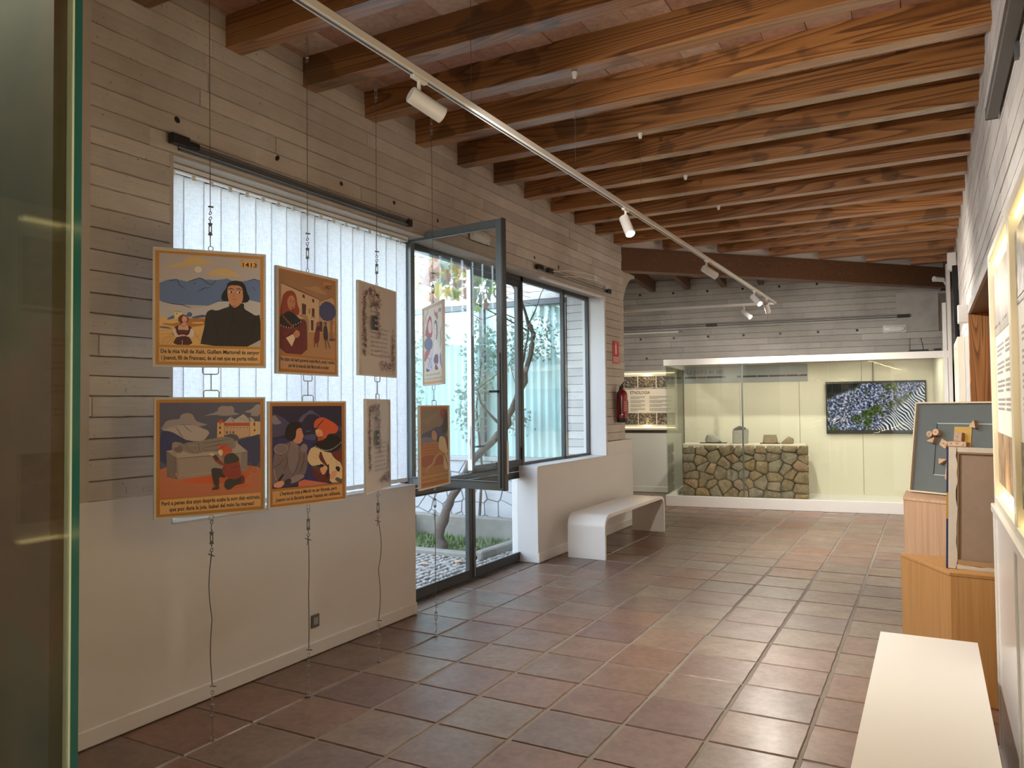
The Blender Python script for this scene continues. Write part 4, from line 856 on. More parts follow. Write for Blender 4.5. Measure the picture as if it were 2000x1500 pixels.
def pic_f():
    p = Pic([(128, 205), (438, 50), (470, 1420), (135, 1425)], 1.0)
    p.P([140, 222, 422, 85, 455, 1390, 142, 1410], (214, 160, 92), 0); p.P([150, 245, 418, 120, 440, 1180, 150, 1210], (222, 208, 184), 0)
    p.P([330, 330, 300, 290, 300, 180, 310, 250, 330, 270, 350, 220, 358, 350, 345, 370], (176, 74, 60)); p.P([362, 195, 408, 175, 410, 240, 365, 250], (190, 110, 96)); p.L([205, 200, 200, 270, 170, 330, 175, 440], 9, (150, 110, 96)); p.L([420, 470, 400, 560, 415, 700, 400, 800], 9, (90, 84, 100))
    p.P([158, 600, 180, 500, 200, 380, 230, 305, 262, 340, 278, 640, 200, 660], (164, 70, 66)); p.P([150, 1000, 160, 850, 250, 840, 230, 900, 200, 960, 160, 1040], (178, 84, 84)); p.P([205, 440, 240, 360, 262, 440, 262, 560, 235, 590, 210, 540], (232, 196, 176)); p.L([150, 620, 175, 560, 165, 610], 8, (214, 150, 80))
    p.P([292, 500, 305, 400, 330, 360, 352, 420, 356, 600, 340, 690, 310, 620], (88, 76, 86)); p.P([296, 470, 318, 410, 338, 450, 340, 620, 320, 686, 298, 630], (236, 206, 186)); p.L([296, 500, 335, 505], 5, (70, 60, 70)); p.E(318, 615, 7, 7, (130, 60, 60), 8)
    p.E(215, 748, 66, 104, (98, 102, 126)); p.P([285, 1180, 300, 700, 330, 680, 380, 740, 420, 900, 440, 1180], (236, 222, 210)); p.P([160, 1200, 200, 1030, 260, 900, 290, 800, 300, 1180], (214, 206, 214)); p.P([390, 1000, 410, 850, 430, 1060, 438, 1180], (128, 130, 170)); p.P([296, 1000, 320, 910, 372, 910, 376, 1060, 340, 1100, 310, 1060], (112, 62, 82)); p.E(340, 1120, 28, 62, (226, 186, 170)); p.P([318, 1170, 330, 1060, 352, 1100, 384, 1165], (100, 52, 62)); p.P([180, 1200, 186, 1110, 200, 1160, 235, 1150, 236, 1180], (70, 60, 70))
    for l in ([250, 960, 220, 1080, 215, 1140], [270, 900, 255, 1040, 260, 1160]): p.L(l, 5, (92, 86, 110))
    rr = random.Random(4)
    for i in range(22): p.E(225+rr.uniform(-35, 45), 1050+rr.uniform(-100, 100), 4, 9, (120, 116, 130), 6)
    p.rect(-PW/2+0.03, -PH/2+0.03, PW/2-0.03, -PH/2+0.095, (226, 208, 174))
    p.strokes(0.14, 0.86, 0.87, 0.03, (60, 50, 44), 61); p.strokes(0.10, 0.92, 0.92, 0.03, (60, 50, 44), 62); return p
def pic_h():
    p = Pic([(80, 65), (578, 68), (565, 1310), (80, 1440)], 1.7)
    p.P([105, 85, 560, 88, 550, 1290, 108, 1405], (146, 92, 40), 0); p.P([118, 135, 548, 120, 545, 1110, 118, 1190], (112, 96, 86), 0)
    p.P([118, 300, 300, 240, 440, 150, 300, 300, 200, 400], (120, 104, 88)); p.L([240, 280, 300, 350], 8, (136, 118, 98)); p.L([190, 340, 270, 410], 8, (136, 118, 98))
    p.P([118, 540, 160, 520, 240, 488, 300, 460, 350, 420, 410, 420, 470, 370, 520, 400, 520, 620, 118, 620], (58, 60, 92)); p.P([118, 590, 240, 585, 380, 620, 380, 690, 118, 690], (100, 96, 112)); p.P([285, 600, 290, 490, 330, 470, 370, 530, 375, 620, 330, 640], (156, 120, 100)); p.L([315, 500, 318, 560], 9, (110, 40, 40))
    p.P([118, 690, 250, 670, 390, 650, 470, 700, 540, 800, 545, 1115, 118, 1190], (146, 96, 50)); p.P([118, 890, 300, 870, 470, 860, 475, 1020, 300, 1060, 118, 1090], (128, 66, 42)); p.P([118, 1080, 300, 1040, 540, 1000, 540, 1120, 118, 1180], (140, 100, 64))
    for y0 in (710, 750, 800, 840): p.L([118, y0+20, 250, y0, 390, y0-10], 8, (110, 62, 32))
    p.P([190, 1160, 200, 1060, 290, 1000, 320, 900, 370, 850, 470, 805, 470, 830, 380, 880, 345, 940, 330, 1010, 220, 1090, 205, 1160], (150, 116, 84))
    p.P([470, 370, 500, 200, 545, 125, 550, 520, 460, 515], (44, 34, 36)); p.P([430, 150, 460, 130, 545, 120, 500, 200, 470, 300, 440, 250], (120, 34, 32)); p.L([450, 150, 480, 200], 14, (170, 110, 90)); p.P([365, 640, 380, 560, 420, 560, 405, 650, 390, 670], (36, 30, 38)); p.P([395, 760, 400, 640, 415, 565, 490, 575, 530, 700, 550, 820, 500, 840, 440, 800], (172, 150, 122)); p.P([500, 575, 548, 560, 548, 820, 525, 720], (92, 34, 30)); p.P([470, 1060, 480, 820, 545, 850, 540, 1110, 500, 1090], (168, 144, 112)); p.L([485, 830, 510, 920, 545, 1030], 12, (36, 24, 24)); p.L([460, 540, 548, 530], 12, (96, 84, 76))
    p.P([112, 1215, 545, 1125, 545, 1250, 112, 1345], (150, 112, 70), 0)
    p.strokes(0.07, 0.95, 0.885, 0.034, INK, 71); p.strokes(0.07, 0.93, 0.935, 0.034, INK, 72); return p

CABLES = [((-3.02, 2.52, ZC), (-3.003, 2.531, 0.0)), ((-2.955, 3.115, ZB), (-2.986, 3.15, 0.0)), ((-2.975, 3.735, ZB), (-3.006, 3.775, 0.0)), ((-3.0, 4.375, ZB), (-2.989, 4.372, 0.0))]
M['panel_edge'] = plain('white_panel_frame', (0.70, 0.66, 0.60), 0.45)
def on_cable(c, z): a, b = Vector(CABLES[c][0]), Vector(CABLES[c][1]); k = (z-b.z)/(a.z-b.z); return b+(a-b)*k
def z_at(c, py, z=1.6):
    """height at which cable c passes image row py"""
    for _ in range(4):
        p = on_cable(c, z); d = (p-Vector((0, 0, CAM_H))); dep = d.dot(_fw)
        cur = 750-F_PX*d.dot(_u2)/dep; z += (cur-py)*dep/F_PX
    return z
PANELS = [  # cable, top row, bottom row (pixels at the cable), turn (deg, + = left edge nearer), artwork, label
    (0, 491, 717, 3, pic_a, 'hanging panel of a man in black before blue mountains, dated 1413', 'ring'),
    (0, 776, 1006, 13, pic_c, 'hanging panel of a man kneeling beside a stone tomb', 'loop'),
    (1, 533, 732, 50, pic_b, 'hanging panel of a red haired man by a house, dated 1437', 'ring'),
    (1, 785, 984, 36, pic_d, 'hanging panel of a knight in armour facing a red bearded man', 'loop'),
    (2, 559, 735, 63, lambda: pic_letter(1), 'upper hanging text panel with an ornamented initial letter', 'ring'),
    (2, 781, 956, 73, lambda: pic_letter(2), 'lower hanging text panel with an ornamented initial letter', 'loop'),
    (3, 595, 751, -74, pic_f, 'narrow looking upper panel of red haired figures before the glass door', 'ring'),
    (3, 793, 950, 66, pic_h, 'lower panel of a winding field path before the glass door', 'loop')]
CUT = {i: [] for i in range(4)}
for c, y0, y1, turn, art, label, top in PANELS:
    zt, zb_ = z_at(c, y0), z_at(c, y1); zc = (zt+zb_)/2; pos = on_cable(c, zc)
    aw = Vector((pos.x, pos.y, 0)).normalized(); rr_ = Vector((aw.y, -aw.x, 0)); th = R_(turn)
    xa = rr_*math.cos(th)+aw*math.sin(th)
    t = thing('hanging_poster', label, 'poster', pos, (0, 0, math.atan2(xa.y, xa.x)), 'panels hanging on steel cables')
    CUT[c].append((zc+PH/2, zc-PH/2))
    MB().box(-PW/2+0.004, PW/2-0.004, -0.004, 0.006, -PH/2+0.004, PH/2-0.004).put('board', M['panel_edge'], t)
    e = 0.009
    for a in ((-PW/2, PW/2, -PH/2, -PH/2+e), (-PW/2, PW/2, PH/2-e, PH/2), (-PW/2, -PW/2+e, -PH/2+e, PH/2-e), (PW/2-e, PW/2, -PH/2+e, PH/2-e)):
        box_obj('frame_edge', M['panel_edge'], t, a[0], a[1], -0.010, 0.008, a[2], a[3], 0.001)
    art().put('artwork', t, (0, -0.0042, 0))
    def loop(sgn):
        z0 = sgn*PH/2; MB().tube([(-0.035, 0, z0), (-0.035, 0, z0+sgn*0.025), (-0.028, 0, z0+sgn*0.032), (0.028, 0, z0+sgn*0.032), (0.035, 0, z0+sgn*0.025), (0.035, 0, z0)], 0.0028, 6).put('loop', M['steel'], t, smooth=True)
    def eye(sgn):
        MB().tube([(0.011*math.cos(a), 0, sgn*(PH/2+0.011)+0.011*math.sin(a)) for a in [k*2*math.pi/12 for k in range(12)]], 0.0022, 6, True).put('eyelet', M['steel'], t, smooth=True)
    (eye if top == 'ring' else loop)(1); (loop if top == 'ring' else eye)(-1)

def turnbuckle(m, x, y, z, dx=0.0):
    """rigging screw hanging at z (top), 0.085 long"""
    m.tube([(x-0.008, y, z-0.02), (x-0.008, y, z-0.065)], 0.0024, 6); m.tube([(x+0.008, y, z-0.02), (x+0.008, y, z-0.065)], 0.0024, 6)
    m.lathe([(0.004, -0.022), (0.010, -0.02), (0.010, -0.014), (0.004, -0.012)], 8, (x, y, z)); m.lathe([(0.004, -0.073), (0.010, -0.071), (0.010, -0.065), (0.004, -0.063)], 8, (x, y, z))
    m.tube([(x, y, z), (x, y, z-0.03)], 0.0025, 6); m.tube([(x, y, z-0.055), (x, y, z-0.085)], 0.0025, 6)
    return m
def ring(m, x, y, z, r=0.009): return m.tube([(x+r*math.cos(a), y+0.3*r*math.sin(a), z+r*math.sin(a)) for a in [k*2*math.pi/10 for k in range(10)]], 0.002, 5, True)
CL = ['steel cable carrying the two leftmost hanging panels', 'steel cable carrying the dated 1437 panel and the knight panel', 'steel cable carrying the two hanging text panels', 'steel cable hanging in front of the glass door']
for c in range(4):
    a, b = Vector(CABLES[c][0]), Vector(CABLES[c][1]); t = thing('hanging_cable', CL[c], 'cable', b)
    (u1, u0), (l1, l0) = CUT[c]
    P = lambda z: on_cable(c, z)-b
    q = P(a.z-0.001); m = MB(); m.tube([q, q-Vector((0, 0, 0.03))], 0.003, 6); ring(m, q.x, q.y, q.z-0.04); turnbuckle(m, q.x, q.y, q.z-0.05); ring(m, q.x, q.y, q.z-0.14); m.put('top_fitting', M['steel'], t, smooth=True)
    zt = u1+0.022+0.19
    MB().tube([q-Vector((0, 0, 0.15)), P(zt)], 0.0017, 6).put('upper_wire', M['wire'], t, smooth=True)
    w = P(zt); m = MB(); m.tube([w+Vector((-0.012, 0, 0.004)), w+Vector((0.016, 0.003, -0.002))], 0.004, 5); ring(m, w.x, w.y, w.z-0.03, 0.008); m.tube([w, w+Vector((0, 0, -0.022))], 0.002, 5)
    ring(m, w.x, w.y, w.z-0.055); turnbuckle(m, w.x, w.y, w.z-0.065); m.tube([w-Vector((0, 0, 0.14)), P(u1+0.02)], 0.0022, 5); m.put('upper_turnbuckle', M['wire'], t, smooth=True)
    MB().tube([P(u0-0.030), P(l1+0.030)], 0.0022, 6).put('link_rod', M['wire'], t, smooth=True)
    w = P(l0-0.02); m = MB(); ring(m, w.x, w.y, w.z-0.012); m.tube([w-Vector((0, 0, 0.02)), w-Vector((0.004, 0, 0.045))], 0.002, 5); turnbuckle(m, w.x, w.y, w.z-0.045); ring(m, w.x, w.y, w.z-0.145); m.tube([w+Vector((-0.022, 0, -0.165)), w+Vector((0.016, 0.003, -0.172))], 0.003, 5); m.tube([w+Vector((0, 0, -0.15)), w+Vector((-0.008, 0, -0.20))], 0.002, 5); m.put('lower_turnbuckle', M['wire'], t, smooth=True)
    bow = (0.018, 0.004, 0.022, 0.0)[c]; z1, z2 = l0-0.18, 0.255; pts = []
    for i in range(13):
        k = i/12; z = z1+(z2-z1)*k; pts.append(P(z)+(GU*bow)*math.sin(k*math.pi*2.0)*(-1 if c == 0 else 1)*(-0.6 if k > 0.5 else 1.0))
    MB().tube(pts, 0.0024, 6).put('lower_wire', M['wire'], t, smooth=True)
    w = P(0.25); m = MB(); m.tube([w+Vector((-0.014, 0, -0.002)), w+Vector((0.022, 0.003, 0.002))], 0.004, 5); ring(m, w.x, w.y, w.z-0.03); ring(m, w.x+0.003, w.y, w.z-0.055, 0.007); turnbuckle(m, w.x, w.y, w.z-0.07)
    ring(m, w.x, w.y, w.z-0.17, 0.008); m.tube([(w.x, w.y, w.z-0.18), (w.x+0.006, w.y, w.z-0.20), (w.x, w.y, w.z-0.215), (w.x-0.006, w.y, w.z-0.222)], 0.0024, 5); ring(m, 0, 0, 0.016, 0.011); m.lathe([(0.013, 0.0), (0.013, 0.003), (0.004, 0.004)], 10); m.put('floor_anchor', M['steel'], t, smooth=True)

# ------------------------------------------------------------------ suspended light track
TX, TZ, TY1 = -1.865, 2.945, 11.12
tr = thing('light_track', 'white suspended light track running along the room', 'light track', (TX, 0, TZ))
MB().box(-0.017, 0.017, -1.8, TY1, 0.0, 0.034).put('profile', M['alu'], tr, bevel=0.003)
MB().box(-0.006, 0.006, -1.8, TY1-0.02, -0.001, 0.001).put('groove', M['dark_metal'], tr)
MB().obox(Vector((-0.017, TY1-0.02, 0)), -GU*2.6, GV*0.034, (0, 0, 0.034)).put('cross_profile', M['alu'], tr)
for k in range(0, 18):
    yb = YBK[k]-0.06
    if k % 2 == 1 and yb < TY1:
        MB().lathe([(0.018, 0), (0.018, -0.012), (0.011, -0.04), (0.004, -0.042)], 14, (0, yb, ZB-TZ)).put('ceiling_cap', M['alu'], tr, smooth=True)
        MB().tube([(0, yb, ZB-TZ-0.04), (0, yb, 0.034)], 0.0012, 5).put('suspension_wire', M['wire'], tr, smooth=True)
def spot(y, d, lit, label, x=0.0, power=40, base=None, col=(1.0, 0.92, 0.81)):
    o = base if base is not None else Vector((TX+x, y, TZ)); d = Vector(d).normalized()
    t = thing('track_spotlight', label, 'spotlight', o, group='white cylinder spotlights on the track')
    MB().box(-0.012, 0.012, -0.05, 0.05, -0.016, 0.0).put('adapter', M['alu'], t, bevel=0.003)
    MB().tube([(0, 0, -0.014), (0, 0, -0.075)], 0.009, 10).put('arm', M['alu'], t, smooth=True)
    c = Vector((0, 0, -0.095)); s_ = c-d*0.045
    MB().lathe([(0.0, 0.0), (0.031, 0.0), (0.035, 0.004), (0.035, 0.165), (0.031, 0.166), (0.031, 0.15)], 24, s_, d).put('housing', M['alu'], t, smooth=True)
    MB().lathe([(0.0, 0.150), (0.0305, 0.150), (0.028, 0.1525), (0.0, 0.1535)], 20, s_, d).put('lens', M['lens_on'] if lit else M['lens_off'], t, smooth=True)
    if lit:
        ld = bpy.data.lights.new('spot_light', 'SPOT'); ld.energy = power; ld.color = col; ld.spot_size = R_(125); ld.spot_blend = 1.0; ld.shadow_soft_size = 0.03
        lo = bpy.data.objects.new('spot_light', ld); COL.objects.link(lo); lo.parent = t; lo.location = s_+d*0.17; lo.rotation_euler = d.to_track_quat('-Z', 'Y').to_euler()
SP = 105
spot(2.63, (0.45, 0.85, -0.38), True, 'large looking white spotlight nearest on the track, turned to the right', power=SP)
spot(5.13, (0.42, -0.38, -0.82), True, 'lit white spotlight second along the track', power=SP)
spot(7.37, (0.60, 0.65, -0.45), True, 'white spotlight in front of the dark girder, turned right', power=SP)
spot(9.65, (0.62, -0.42, -0.66), True, 'lit white spotlight near the far end of the track', power=SP)
spot(10.45, (0.05, 0.75, -0.62), True, 'white spotlight pointing down at the track corner', power=SP)
spot(0, (0.75, -0.25, -0.6), True, 'lit white spotlight on the cross arm of the track', base=Vector((TX, TY1, TZ))+(-GU*0.42)+GV*0.015, power=SP)
spot(0.4, (0.30, 0.70, -0.62), True, 'unseen fill spotlight added on the track above the viewer', power=SP*0.6)  # unseen lamp, added to fill the foreground
spot(0, (0.05, 0.85, -0.50), True, 'spotlight added on the cross arm behind the pillar to brighten the back wall', base=Vector((TX, TY1, TZ))+(-GU*2.38)+GV*0.015, power=SP*0.28)  # extra lamp placed out of sight to brighten the back wall and wainscot
spot(-1.5, (-0.15, -0.85, -0.35), True, 'added bounce spotlight at the near end of the track, turned to the wall behind the viewer', power=SP*2.6)  # invented lamp; its bounce off the near wall fills the room
spot(-0.9, (-0.20, 0.25, -0.92), True, 'added fill spotlight on the track behind the viewer', power=SP*0.6)  # another added lamp out of view, fill for the near end

# ------------------------------------------------------------------ right side: wainscot and light boxes
XW = 0.23
wa = struct('trim_2', 'glossy white wainscot below the light panels', MB().box(XW, XR+0.012, YN, 3.87, 0, 1.115).mesh('trim_2', M['white_gloss'], bevel=0.004))
for y0, y1 in ((3.83, 3.87), (2.93, 2.96), (1.27, 1.31)): box_obj('stile', M['white_gloss'], wa, XW-0.008, XW+0.002, y0, y1, 0.1, 1.115, 0.002)
box_obj('cap_rail', M['white_gloss'], wa, XW-0.014, XW+0.01, YN, 3.875, 1.085, 1.12, 0.004)
box_obj('skirting', M['white_gloss'], wa, XW-0.012, XW+0.002, YN, 3.87, 0.002, 0.10, 0.003)

def photo_mat(name, cols, scale, kind='noise'):
    t = NT(name); t.bsdf(Roughness=0.35)
    if kind == 'stone':
        v = t.n('TexVoronoi', feature='F1'); v.inputs['Scale'].default_value = scale; t.l(t.pos(rnd=True), v.inputs['Vector']); f = v.outputs['Distance']
        f = t.mix(0.5, f, t.noise(t.pos(rnd=True), scale*1.7, 4))
    else: f = t.noise(t.pos(rnd=True), scale, 6, 0.7)
    n = len(cols); t.l(t.ramp(f, [(0.28+0.44*i/(n-1), c) for i, c in enumerate(cols)]), t.b.inputs['Base Color']); return t.m
M['photo_rock'] = photo_mat('photo_of_rubble', [(0.02, 0.02, 0.02), (0.12, 0.10, 0.08), (0.40, 0.37, 0.32)], 28, 'stone')
M['photo_cloud'] = photo_mat('photo_of_clouds', [(0.10, 0.09, 0.08), (0.30, 0.28, 0.26), (0.5, 0.48, 0.45)], 4)
M['photo_wood'] = photo_mat('photo_of_trunks', [(0.12, 0.07, 0.04), (0.35, 0.22, 0.13), (0.5, 0.40, 0.30)], 9)
M['paper'] = plain('matt_paper', (0.78, 0.76, 0.73), 0.5, var=0.02)
def lightbox(label, o, xd, nd, w, h, depth, photos_top, photos_low, title, seed, power, frame=0.035, tw=0.3, tx=0.06):
    """recessed light panel: o = lower left corner of the frame seen from the front, xd right, nd towards the viewer"""
    xd, nd = Vector(xd), Vector(nd); rz = math.atan2(xd.y, xd.x)
    t = thing('lightbox', label, 'lightbox', o, (0, 0, rz), 'backlit information panels')
    # local: x right, -y towards the viewer
    m = MB(); m.box(0, frame, -depth, 0, 0, h); m.box(w-frame, w, -depth, 0, 0, h); m.box(frame, w-frame, -depth, 0, 0, frame); m.box(frame, w-frame, -depth, 0, h-frame, h)
    m.put('frame', M['cream'], t, bevel=0.002)
    box_obj('backing', M['paper'], t, frame, w-frame, -0.006, 0, frame, h-frame)
    x0, x1, z0, z1 = frame+0.01, w-frame-0.01, frame+0.06, h-frame-0.06
    box_obj('panel', M['paper'], t, x0, x1, -0.016, -0.006, z0, z1)
    for i, zz in enumerate((frame+0.003, h-frame-0.011)): box_obj('led_strip', M['led'], t, frame+0.004, w-frame-0.004, -0.018, -0.010, zz, zz+0.008)
    for zz, sg in ((frame+0.012, 1), (h-frame-0.012, -1)):
        ld = bpy.data.lights.new('led_light', 'AREA'); ld.shape = 'RECTANGLE'; ld.size = w-2*frame-0.02; ld.size_y = 0.012; ld.energy = power*w; ld.color = (1.0, 0.74, 0.36)
        lo = bpy.data.objects.new('led_light', ld); COL.objects.link(lo); lo.parent = t; lo.location = (w/2, -0.020, zz); lo.rotation_euler = Vector((0, -0.35, sg)).to_track_quat('-Z', 'X').to_euler()
        lo.rotation_euler = (R_(180-20) if sg > 0 else R_(20), 0, 0) if False else lo.rotation_euler
    W = x1-x0
    for (a, b, c, d, mt) in photos_top+photos_low: box_obj('photo', M[mt], t, x0+a*W, x0+b*W, -0.0185, -0.016, z0+(1-d)*(z1-z0), z0+(1-c)*(z1-z0))
    p = Print(step=0.0001); rr = random.Random(seed)
    if title: p.text(title, x0+tx*W, z0+(z1-z0)*0.66, tw, 0.075, (90, 88, 90), 0.02, 'LEFT')
    for x_, w_ in ((tx, 0.46-tx), (0.54, 0.40)):
        z = 0.575 if title else 0.64
        for blk in range(4):
            for ln in range(3):
                p.rect(x0+x_*W, z0+z*(z1-z0), x0+(x_+w_*(1 if ln < 2 else rr.uniform(0.4, 0.9)))*W, z0+(z+0.010)*(z1-z0), (150, 146, 146)); z -= 0.021
            z -= 0.02
    k = 0.0
    while k < 1: 
        w_ = rr.uniform(0.03, 0.09); p.rect(x0+k*W, z0+0.735*(z1-z0), x0+min(k+w_, 1)*W, z0+0.748*(z1-z0), rr.choice([(90, 70, 80), (150, 140, 140), (60, 60, 66), (170, 160, 160)])); k += w_+0.004
    p.put('print', t, (0, -0.0162, 0))
    return t
PT4 = [(0.0, 0.235, 0.0, 0.24, 'photo_rock'), (0.255, 0.49, 0.0, 0.24, 'photo_rock'), (0.51, 0.745, 0.0, 0.24, 'photo_rock'), (0.765, 1.0, 0.0, 0.24, 'photo_rock')]
PL4 = [(a, b, 0.76, 1.0, m_) for a, b, _, _, m_ in PT4]
LBZ, LBH = 1.12, 1.06
lightbox('warm backlit panel on the right wall beyond the white bench', (XW+0.035, 3.87, LBZ), (0, -1, 0), (-1, 0, 0), 0.93, LBH, 0.035, [(0.0, 1.0, 0.0, 0.30, 'photo_cloud')], [(0.0, 0.30, 0.76, 1.0, 'photo_wood'), (0.32, 0.62, 0.76, 1.0, 'photo_wood'), (0.64, 1.0, 0.76, 1.0, 'photo_wood')], None, 5, 2.5)
lightbox('warm backlit panel on the right wall at the frame edge', (XW+0.035, 2.93, LBZ), (0, -1, 0), (-1, 0, 0), 1.66, LBH, 0.035, PT4, PL4, None, 6, 3)
lightbox('warm backlit panel on the right wall behind the viewer', (XW+0.035, 1.26, LBZ), (0, -1, 0), (-1, 0, 0), 1.8, LBH, 0.035, PT4, PL4, None, 7, 3)
# casing that carries them
box_obj('casing', M['white'], wa, XW+0.036, XR+0.012, YN, 3.87, 1.115, LBZ+LBH+0.012, 0.003)

# beyond the niche: another light panel, white housings, black cable duct
lightbox('far warm backlit panel beyond the wooden niche', (0.30, 9.75, 1.12), (0, -1, 0), (-1, 0, 0), 1.25, 1.06, 0.06, PT4, PL4, None, 8, 2.5, 0.05)
wf = struct('trim_3', 'white casing under the far light panel', MB().box(0.245, XR+0.012, 8.48, 9.78, 0, 1.115).box(0.302, XR+0.012, 8.48, 9.78, 1.115, 2.19).mesh('trim_3', M['white'], bevel=0.004))
t = thing('junction_box', 'white cable box beside the wooden niche', 'box', (0.29, 8.42, 2.30)); box_obj('cover', M['white'], t, -0.045, 0.04, -0.06, 0.06, 0, 0.17, 0.006); box_obj('lid_seam', M['grey_metal'], t, -0.046, 0.041, -0.02, -0.018, 0.0, 0.171)
t = thing('junction_box', 'white cable box under the last ceiling beams', 'box', (0.285, 11.30, 3.24)); box_obj('cover', M['white'], t, -0.055, 0.045, -0.09, 0.09, 0, 0.22, 0.006); box_obj('lid_seam', M['grey_metal'], t, -0.056, 0.046, -0.02, -0.017, 0.0, 0.221)
t = thing('cable_duct', 'black cables hanging down the white wall by the showcase', 'cable', (0.31, 10.95, 2.20))
for i in range(5): MB().tube([(-0.02+0.012*i, 0.01*i, 0), (-0.03+0.014*i, 0.012*i, 0.4), (-0.024+0.012*i, 0.0, 0.8), (-0.02+0.01*i, 0.1, 1.06)], 0.014, 8).put('cable', M['black'], t, smooth=True)
t = thing('security_camera', 'white bullet camera by the end of the girder', 'camera', (0.20, 12.72, 3.33)); MB().lathe([(0.0, 0), (0.035, 0.0), (0.035, 0.13), (0.04, 0.132), (0.04, 0.15), (0.0, 0.14)], 16, (0, 0, 0), (-0.75, -0.6, 0.05)).put('housing', M['alu'], t, smooth=True); MB().tube([(0.0, 0, 0), (0.04, 0.02, -0.08), (0.09, 0.02, -0.08)], 0.014, 8).put('bracket', M['alu'], t, smooth=True); MB().lathe([(0, 0), (0.04, 0), (0.03, 0.03), (0, 0.032)], 12, (0.0, -0.02, -0.16), (0, 0, 1)).put('lens_dome', M['black'], t, smooth=True)
t = thing('wall_light', 'dark grey linear lamp high on the right wall', 'lamp', (XR, 4.46, 2.985)); MB().box(-0.062, -0.01, -2.6, 0.0, -0.03, 0.03).put('housing', plain('grey_aluminium', (0.10, 0.10, 0.10), 0.5), t, bevel=0.004); MB().box(-0.060, -0.012, -2.55, -0.05, 0.03, 0.033).put('diffuser', M['white_gloss'], t); MB().box(-0.063, -0.009, -0.001, 0.006, -0.031, 0.031).put('end_cap', M['black'], t)
for y in (-0.9, -2.0): box_obj('bracket', M['grey_metal'], t, -0.015, 0.0, y-0.02, y+0.02, -0.09, 0.02)

# ------------------------------------------------------------------ plinths, framed relief, canvas
def panelled_plinth(name, label, pts, z1, mat, th=0.018):
    t = thing(name, label, 'plinth', (pts[0][0], pts[0][1], 0)); o = Vector((pts[0][0], pts[0][1], 0)); P = [Vector((x, y, 0))-o for x, y in pts]; n = len(P)
    MB().prism([p+Vector((0, 0, z1-th)) for p in P], (0, 0, th)).put('top', mat, t, bevel=0.0015)
    cen = sum(P, Vector())/n
    Q = [p+(cen-p).normalized()*0.004 for p in P]; I = [p+(cen-p).normalized()*0.03 for p in P]
    for i in range(n):
        j = (i+1) % n; MB().prism([Q[i], Q[j], I[j], I[i]], (0, 0, z1-th-0.0005)).put('side_panel', mat, t, bevel=0.001)
    return t
panelled_plinth('plinth', 'low varnished plywood plinth with a slanted corner', [(0.067, 4.624), (0.32, 4.60), (0.60, 5.10), (-0.179, 5.097)], 0.665, M['ply'])
panelled_plinth('plinth', 'taller pale plywood plinth under the framed relief', [(-0.173, 5.60), (0.087, 5.446), (0.55, 5.40), (0.55, 6.05), (-0.165, 6.05)], 0.94, M['birch'])

# framed relief: local x right, -y towards viewer
a0 = Vector((-0.128, 5.945, 0.942)); xa = Vector((0.83, -0.557, 0)).normalized(); rz = math.atan2(xa.y, xa.x)
AW, AH = 0.66, 0.615
t = thing('framed_relief', 'grey framed relief of small wooden blocks leaning on the pale plinth', 'picture', a0, (R_(-9), 0, rz))
grey = plain('grey_felt', (0.135, 0.155, 0.15), 0.85, var=0.1, scale=8, bump=0.2)
M['frame_wood'] = plain('pale_frame', (0.72, 0.60, 0.42), 0.45)
box_obj('backing', grey, t, 0.006, AW-0.006, -0.012, 0.0, 0.006, AH-0.006)
for q in ((0, AW, 0, 0.010), (0, AW, AH-0.010, AH), (0, 0.010, 0.010, AH-0.010), (AW-0.010, AW, 0.010, AH-0.010)): box_obj('frame_bar', M['frame_wood'], t, q[0], q[1], -0.034, 0.004, q[2], q[3], 0.001)
# raised inner mat with pale bevel
ix0, ix1, iz0, iz1 = 0.155, 0.56, 0.125, 0.475
for q in ((ix0, ix1, iz0, iz0+0.005), (ix0, ix1, iz1-0.005, iz1)): box_obj('mat_bevel', plain('pale_mat', (0.55, 0.58, 0.55), 0.7), t, q[0], q[1], -0.015, -0.012, q[2], q[3])
for q in ((ix0, ix0+0.004, iz0, iz1), (ix1-0.004, ix1, iz0, iz1)): box_obj('mat_bevel', M['black'], t, q[0], q[1], -0.015, -0.012, q[2], q[3])
box_obj('yellow_card', plain('yellow_card', (0.55, 0.33, 0.06), 0.6), t, 0.28, 0.395, -0.016, -0.012, 0.30, 0.452)
def blk(pts, d=0.04, dots=()):
    b = MB().prism([(x, -0.012, z) for x, z in pts], (0, -d, 0)).put('wooden_block', M['block'], t, bevel=0.0015)
    for x, z in dots: MB().lathe([(0.0, 0), (0.004, 0), (0, 0.001)], 8, (x, -0.012-d, z), (0, -1, 0)).put('nail_head', M['black'], b)
def disc(x, z, r): 
    b = MB().lathe([(0, 0), (r, 0), (r, 0.045), (0, 0.046)], 20, (x, -0.012, z), (0, -1, 0)).put('wooden_block', M['block'], t, smooth=True)
    MB().lathe([(0.0, 0), (0.004, 0), (0, 0.001)], 8, (x, -0.058, z), (0, -1, 0)).put('nail_head', M['black'], b)
disc(0.135, 0.395, 0.021); disc(0.178, 0.408, 0.022)
blk([(0.112, 0.348), (0.160, 0.335), (0.170, 0.375)])
blk([(0.205, 0.325), (0.250, 0.300), (0.268, 0.345), (0.222, 0.368)], 0.04, [(0.236, 0.335)])
blk([(0.303, 0.352), (0.355, 0.352), (0.355, 0.410), (0.303, 0.410)], 0.04, [(0.328, 0.38)])
blk([(0.268, 0.318), (0.390, 0.318), (0.390, 0.350), (0.268, 0.350)], 0.045, [(0.29, 0.335), (0.33, 0.335), (0.372, 0.33)])
blk([(0.258, 0.10), (0.280, 0.10), (0.284, 0.318), (0.262, 0.318)], 0.035)
